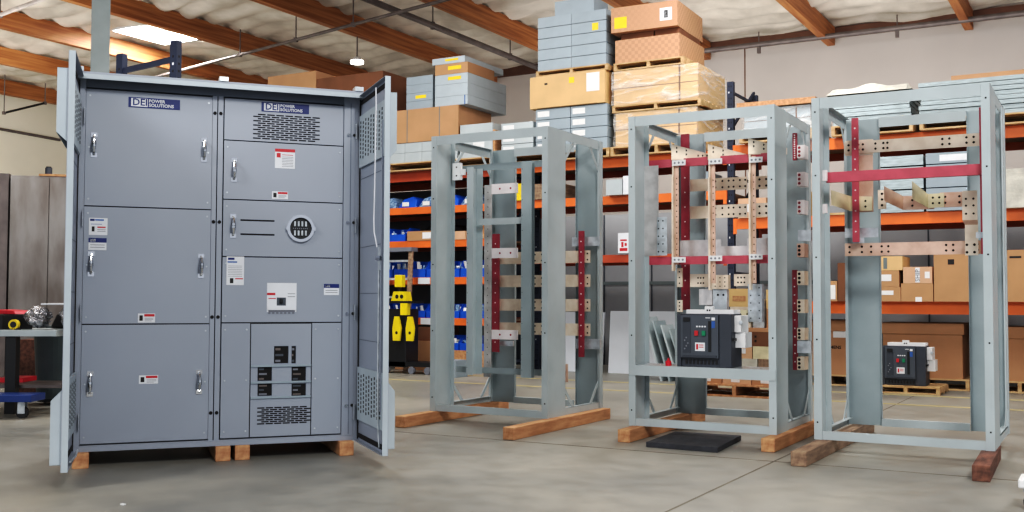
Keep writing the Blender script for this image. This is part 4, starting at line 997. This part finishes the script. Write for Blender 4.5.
# ------------------------------------------------------------------ left bay: bins and bags
def make_bin(x, y, z, w, h, label, fill='baggie', m='binblue'):
    o = thing('storage_bin', label, 'bin', (x, y, z), 0, None); D = .38
    mb = MB()
    mb.prism([(0, 0, 0), (0, D, 0), (0, D, h), (0, .12, h), (0, 0, h*.45)], (.006, 0, 0), m); mb.prism([(w-.006, 0, 0), (w-.006, D, 0), (w-.006, D, h), (w-.006, .12, h), (w-.006, 0, h*.45)], (.006, 0, 0), m)
    mb.box(.006, w-.006, D-.006, D, 0, h, m).box(.006, w-.006, 0, .006, 0, h*.5, m).box(.006, w-.006, .006, D-.006, 0, .006, m); mb.build('bin', o)
    mb = MB(); random.seed(int(x*1000+z*77))
    for k in range(7):
        a = random.uniform(.03, w-.05); b = random.uniform(.03, .3); c_ = random.uniform(.02, .05)
        mb.beam((a, b, h*.42), (a+random.uniform(-.03, .03), b+random.uniform(-.04, .04), h*random.uniform(.6, .95)), c_, c_*.7, fill if k % 2 else 'white')
    mb.box(.01, w-.01, .01, D-.01, .007, h*.42, fill); mb.build('contents', o)
    return o
rowsd = [(1.331, 'middle'), (.751, 'lower')]
for z, nm in rowsd:
    for k in range(7):
        make_bin(-9.49+k*.29, Fy+.14, z, .27, .24 if z > 1 else .2, 'blue storage bin, %s from the left on the %s bin shelf' % (['first', 'second', 'third', 'fourth', 'fifth', 'sixth', 'seventh'][k], nm))
for k in range(3): make_bin(-8.34+k*.29, Fy+.14, .3, .27, .2, 'blue storage bin, %s of the lowest row near the floor' % ['left', 'centre', 'right'][k])
carton('wooden_crate', -8.35, -7.45, Fy+.12, Fy+.6, 0, .299, 'wood', 'orange wooden crate carrying the lowest bins', 'crate')
for k in range(5):
    nm = ['left', 'second', 'third', 'fourth', 'right']
    o = thing('parts_bag', 'blue and white bag of parts, %s on the shelf under the top beam' % nm[k], 'bag', (-9.5+k*.36, Fy+.15, 2.351))
    mb = MB(); mb.prism([(0, 0, 0), (.32, 0, 0), (.30, .05, .09+.02*(k % 3)), (.2, .1, .17), (.05, .08, .13)], (0, .35, 0), 'binblue' if k % 2 else 'baggie'); mb.build('bag', o, .01)
    MB().box(.08, .2, -.004, -.001, .02, .08, 'white').build('tag', o)
carton('cardboard_box', -8.95, -8.35, Fy+.12, Fy+.6, 1.861, 2.0, 'card', 'open brown tray with a white label on the shelf above the bins', extra=[(.45, .75, .2, .85, 'white')])
make_bin(-9.35, Fy+.13, 1.861, .36, .2, 'wide blue bin beside the brown tray above the bins')
for k in range(3):
    o = tag(MB().prism([(0, 0, 0), (.4, 0, 0), (.32, .05, .2), (.15, .08, .27), (.03, .05, .16)], (0, .4, 0), 'black').build('black_bag', bevel=.02), '%s black bag behind the brown tray on the bin rack' % ['first', 'second', 'third'][k], 'bag'); o.location = (-9.1+k*.43, Fy+.62, 1.861)
carton('cardboard_box', -8.3, -7.95, Fy+.12, Fy+.5, 1.861, 1.98, 'cardp', 'small pinkish box right of the brown tray above the bins')
o = tag(MB().prism([(0, 0, 0), (.3, 0, 0), (.15, .02, .3)], (0, .3, 0), 'wood').build('paper_sack', bevel=.01), 'peaked brown paper sack on the shelf above the bins', 'sack'); o.location = (-7.92, Fy+.12, 1.861)
carton('cardboard_box', -9.1, -8.4, Fy+.05, Fy+.7, .001, .42, 'card', 'brown box on the floor behind the yellow stacker')
carton('cardboard_box', -9.0, -8.42, Fy+.1, Fy+.7, .422, .62, 'cardd', 'dark brown box on the brown floor box')
# paper labels on the bin shelf beam
for k, x in enumerate((-8.75, -8.48)): carton('shelf_label', x, x+.2, 12.615, 12.6255, 1.235, 1.325, 'label', ('left', 'right')[k]+' white paper label on the orange bin shelf beam', 'label')
carton('shelf_label', -8.7, -8.45, 12.615, 12.6255, .655, .745, 'label', 'white paper label on the lowest orange shelf beam', 'label')
# ladder
o = thing('step_ladder', 'grey and brown step ladder standing before the bin shelves', 'ladder', (-8.94, 12.29, 0))
for x in (0, .0):
    pass
MB().beam((.22, .0, 0), (.17, .18, 1.7), .07, .03, 'woodg').build('rail', o); MB().beam((-.3, .0, 0), (-.24, .18, 1.7), .07, .03, 'woodg').build('rail', o)
for k in range(6): MB().box(-.25, .17, .03*k, .03*k+.1, .25+k*.26, .28+k*.26, 'galv').build('step', o)
MB().box(-.27, .2, .14, .3, 1.70, 1.76, 'inkgrey').build('top_cap', o)
# yellow and black stacker
o = thing('tool_trolley', 'black tool trolley with bright yellow clamps and casters', 'trolley', (-8.44, 11.86, 0))
MB().box(-.32, .02, 0, .3, .09, .88, 'black').build('body', o, .01); MB().box(-.4, .42, .0, .35, .1, .16, 'black').build('chassis', o)
for x in (-.3, .12, .38): MB().cyl((x, -.02, .05), (x, .03, .05), .048, 'inkgrey', 14).box(x-.02, x+.02, -.01, .02, .06, .099, 'galv').build('caster', o)
MB().box(-.34, -.28, -.03, -.001, .2, .75, 'yellow').build('side_strip', o)
for x in (-.08, .14):
    mb = MB(); mb.prism([(x-.06, -.08, .45), (x+.05, -.08, .45), (x+.07, -.08, .62), (x+.03, -.08, .78), (x-.04, -.08, .78), (x-.07, -.08, .62)], (0, .03, 0), 'yellow'); mb.cyl((x, -.082, .56), (x, -.0801, .56), .022, 'ink', 10); mb.build('clamp', o, .006)
MB().box(-.02, .09, -.08, -.002, .80, .96, 'yellow').build('clamp_bracket', o); MB().box(-.3, .18, -.06, .2, .961, .99, 'black').build('top_tray', o)
o = thing('battery_charger', 'bright yellow charger with a square lamp head on the trolley', 'charger', (-8.64, 11.95, .991))
MB().prism([(-.1, 0, 0), (.16, 0, 0), (.13, 0, .13), (-.06, 0, .13)], (0, .14, 0), 'yellow').cyl((0, -.002, .06), (0, -.0001, .06), .03, 'ink', 10).cyl((.08, -.002, .06), (.08, -.0001, .06), .03, 'ink', 10).build('body', o, .006)
MB().box(-.06, .06, .02, .12, .19, .36, 'yellow').build('lamp_head', o, .01); MB().box(-.02, .02, .05, .09, .131, .189, 'black').build('stem', o)
# grey case on floor between posts
carton('tool_case', -7.72, -7.45, 11.6, 11.9, .001, .22, 'gbox', 'pale blue-grey case on the floor behind the first frame', 'case')

# ================================================================== LEFT BACKGROUND
def cp(px, Yc):   # ground point at photo column px, camera depth Yc
    d = ray(px, 299); s = Yc/(-d[0]*sin(YAW)+d[1]*cos(YAW)); return d[0]*s, d[1]*s
# bare steel cabinet
o = thing('steel_cabinet', 'tall bare steel cabinet behind the workbench at the left edge', 'cabinet', (*cp(8, 12.0), 0), .75)
mb = MB(); mb.box(0, .9, 0, .7, .05, 2.41, 'steelcab').box(.03, .87, .03, .67, 0, .05, 'black'); mb.build('body', o)
for k in range(2): mb = MB(); mb.box(.01+k*.41, .41+k*.41, -.02, -.001, .08, 2.38, 'steelcab'); mb.build('door', o)
MB().box(-.12, -.02, -.0, .5, .05, 2.43, 'pipe').build('side_post', o)
MB().box(.3, .92, -.02, .6, 2.411, 2.435, 'wood').build('top_board', o)
o = tag(MB().cyl((0, 0, 0), (0, 0, .12), .04, 'brk', 14).cyl((0, 0, .12), (0, 0, .135), .03, 'black', 14).build('spray_can'), 'small dark can standing on the steel cabinet top', 'can'); 
x, y = cp(46, 12.5); o.location = (x, y, 2.436)
# workbench
BY = 9.3
bx_, by_ = cp(57, BY)
wb = thing('workbench', 'grey metal workbench cluttered with tools at the left edge', 'bench', (bx_, by_, 0), YAW+.03)
MB().box(-2.2, 0, 0, .7, .68, .735, 'frame').build('worktop', wb, .003)
for x in (-.36, -1.5): MB().box(x-.09, x, .03, .115, 0, .679, 'black').build('leg', wb)
MB().box(-1.4, .0, .12, .6, .22, .25, 'pipe').build('lower_shelf', wb)
def onb(px, v, z): # local point on bench
    return None
def bench_loc(lx, ly, z): 
    a = YAW+.03; return (bx_+cos(a)*lx-sin(a)*ly, by_+sin(a)*lx+cos(a)*ly, z)
o = tag(MB().build('x') if False else MB().cyl((0, 0, 0), (0, .04, 0), .045, 'yel', 18).cyl((0, -.002, 0), (0, -.0005, 0), .028, 'black', 16).box(-.02, .05, 0, .04, -.045, -.03, 'black').build('tape_measure', bevel=.003), 'yellow and black tape measure on the workbench', 'tape measure')
o.location = bench_loc(-.40, .06, .7815); o.rotation_euler = (0, 0, YAW)
random.seed(3)
for k in range(2):
    mb = MB(); mb_v = []; nn = 9
    for j in range(nn):
        for i in range(nn*2): 
            a = 2*pi*i/(nn*2); ph = pi*j/(nn-1); r = 1+random.uniform(-.22, .2)
            mb_v.append((.12*sin(ph)*cos(a)*r, .10*sin(ph)*sin(a)*r, .11+.10*cos(ph)*(1 if j in (0, nn-1) else r*.9)))
    fs = [(j*nn*2+i, j*nn*2+(i+1) % (nn*2), (j+1)*nn*2+(i+1) % (nn*2), (j+1)*nn*2+i) for j in range(nn-1) for i in range(nn*2)]
    mb.add(mb_v, fs, 'foil'); o = tag(mb.build('foil_bundle'), ['left crumpled silver foil bundle on the workbench', 'right crumpled silver foil bundle beside the cabinet door'][k], 'bundle')
    o.location = bench_loc(-.24+.30*k, .20, .7355)
o = tag(MB().box(-.18, .1, 0, .3, 0, .015, 'label').build('white_folder', bevel=.004), 'white folder lying on the silver foil bundles', 'folder'); o.location = bench_loc(-.02, .14, .955); o.rotation_euler = (0, 0, YAW)
o = tag(MB().prism([(-.2, 0, 0), (.1, 0, 0), (.07, 0, .03), (-.2, 0, .04)], (0, .2, 0), 'redcl').build('red_tray', bevel=.005), 'red tray on the left end of the workbench', 'tray'); o.location = bench_loc(-.55, .3, .87)
carton('tool_case', *[0, .4], 0, .3, 0, .13, 'black', 'low black case under the red tray on the workbench', 'case').location = bench_loc(-.85, .3, .736)
o = tag(MB().prism([(-.1, 0, 0), (.16, 0, 0), (.1, 0, .1), (-.0, 0, .14)], (0, .15, 0), 'black').build('black_glove', bevel=.02), 'crumpled black glove behind the foil bundles', 'glove'); o.location = bench_loc(-.2, .5, .736+.001)
# things below bench
for k, (px, w, z0, z1, m, lab) in enumerate(((19, .36, .0, .60, 'woodd', 'dark brown box standing behind the workbench leg'), (-2, .24, .1, .14, 'redcl', 'flat red box under the workbench at the left edge'))):
    x, y = cp(px, 10.6-.95*k); o = carton('storage_box', 0, w, 0, .3, 0, z1-z0, m, lab); o.location = (x, y, .2505 if k else .0005); o.rotation_euler = (0, 0, YAW+.03)
# trash can
x, y = cp(50, 9.95)
x, y = cp(49.5, 8.75)
o = thing('waste_bin', 'tall grey plastic waste bin beside the open cabinet door', 'bin', (*cp(57, 10.25), 0))
MB().cyl((0, 0, .06), (0, 0, .72), .165, 'bintrash', 28, .20).build('body', o); MB().cyl((0, 0, .721), (0, 0, .75), .21, 'bintrash', 28).build('rim', o)
MB().cyl((-.12, -.03, .045), (-.12, .0, .045), .04, 'black', 12).build('wheel', o); MB().cyl((.12, -.03, .045), (.12, .0, .045), .04, 'black', 12).build('wheel', o); MB().cyl((0, 0, .03), (0, 0, .059), .16, 'black', 24).build('dolly', o)
# blue cart
o = thing('platform_cart', 'blue platform cart on casters under the workbench', 'cart', (*cp(33, 8.95), 0), YAW)
MB().box(-1.1, 0, 0, .28, .14, .2, 'cartblue').build('deck', o, .004)
for x in (-.1, -.95):
    mb = MB(); mb.cyl((x, .05, .05), (x, .09, .05), .05, 'black', 14); mb.box(x-.03, x+.03, .04, .0485, .04, .139, 'galv').box(x-.03, x+.03, .0915, .10, .04, .139, 'galv'); mb.build('caster', o)
# bottom right caster bracket
x, y = ground(1020, 512)
o = thing('dolly_corner', 'white corner of a small dolly at the bottom right edge', 'dolly', (-.36, 5.35, 0))
px_, py_ = ground(1017.5, 512)
o.location = (px_, py_+.05, 0)
MB().box(0, .25, 0, .2, .105, .15, 'white').build('platform', o, .008)
MB().cyl((.06, .02, .04), (.06, .05, .04), .04, 'brk', 14).build('wheel', o); MB().box(.02, .10, .05, .09, .08, .104, 'galv').build('caster_fork', o); MB().cyl((.06, .07, .03), (.06, .07, .08), .012, 'galv', 8).build('axle', o)
# tiny litter
o = tag(MB().box(-.012, .012, -.008, .008, 0, .006, 'white').build('paper_scrap'), 'tiny white scrap on the floor before the cabinet', 'scrap'); x, y = ground(123, 505); o.location = (x, y, .0005)
# cartons showing above the cabinet roof, on the far end of the top shelf
for (p0, p1, py, m, lab, dy) in ((268, 316, 77, 'card', 'lighter brown box showing above the cabinet roof', 0), (317, 383, 79, 'cardd', 'darker brown box showing above the cabinet roof beside the open door', 0)):
    xa_, zt3 = wallp(p0, py, Fy+dy); xb_, _ = wallp(p1, py, Fy+dy)
    carton('cardboard_box', xa_, xb_, Fy+dy, Fy+.8, Z0, zt3, m, lab)

# ================================================================== LIGHT, CAMERA
w = bpy.data.worlds.new('world'); SC.world = w; w.use_nodes = True
bg = w.node_tree.nodes['Background']; bg.inputs[0].default_value = lin((232, 238, 250)); bg.inputs[1].default_value = .8
def area(loc, rot, sx, sy, e, col=(1, .98, .95)):
    l = bpy.data.lights.new('sky_and_fill_light', 'AREA'); l.shape = 'RECTANGLE'; l.size = sx; l.size_y = sy; l.energy = e; l.color = col
    o = bpy.data.objects.new('sky_and_fill_light', l); COL.objects.link(o); o.location = loc; o.rotation_euler = rot; return o
area((-16.3, 14.5, 6.45), (0, 0, 0), 1.0, 1.2, 420)
area((-8.4, 8.6, 6.0), (0, 0, 0), 1.2, 2.4, 260)
area((-3.3, 10.6, 6.0), (0, 0, 0), 1.2, 2.4, 220)
area((2.5, 9.5, 6.0), (0, 0, 0), 1.2, 2.4, 260)
area((1.5, 1.0, 5.6), (radians(30), radians(10), 0), 1.6, 1.6, 420)
area((-6, -2, 5.6), (radians(35), 0, 0), 2.2, 2.2, 300)  # unseen soft fill added high on the camera side
area((-9, 6, 2.9), (radians(180), 0, 0), 6, 4, 150)  # added uplight to brighten the ceiling, not a skylight
area((-15.5, 9.5, 2.6), (radians(165), radians(-20), 0), 4, 4, 190)  # second added uplight, for the left part of the ceiling
area((-1, 9, 3.2), (radians(180), 0, 0), 5, 3, 60)  # weak uplight added at the right
area((-5, 17.2, 3.2), (radians(150), 0, 0), 9, 2, 170)  # added fill behind the rack, aimed up at the back wall
area((-18.5, 12, 3.4), (0, radians(90), 0), 4, 5, 150)  # added fill that brightens the cream left wall
area((-6, 14.4, 2.75), (radians(55), 0, 0), 5, .3, 25)  # added fill under the top shelf to lift the dark partition
cam = bpy.data.cameras.new('camera'); co = bpy.data.objects.new('camera', cam); COL.objects.link(co)
cam.sensor_width = 36; cam.lens = 36*FP/1024; cam.clip_end = 200
co.matrix_world = Matrix.Translation((0, 0, CH)) @ Matrix.Rotation(YAW, 4, 'Z') @ Matrix.Rotation(pi/2+PITCH, 4, 'X') @ Matrix.Rotation(ROLL, 4, 'Z')
SC.camera = co
SC.view_settings.view_transform = 'Standard'
SC.view_settings.look = 'None'
SC.view_settings.exposure = .06
SC.view_settings.use_curve_mapping = True
cv = SC.view_settings.curve_mapping; cc = cv.curves[3]
cc.points.new(.06, .035); cc.points.new(.30, .31); cv.update()
SC.cycles.max_bounces = 8
SC.cycles.transparent_max_bounces = 12
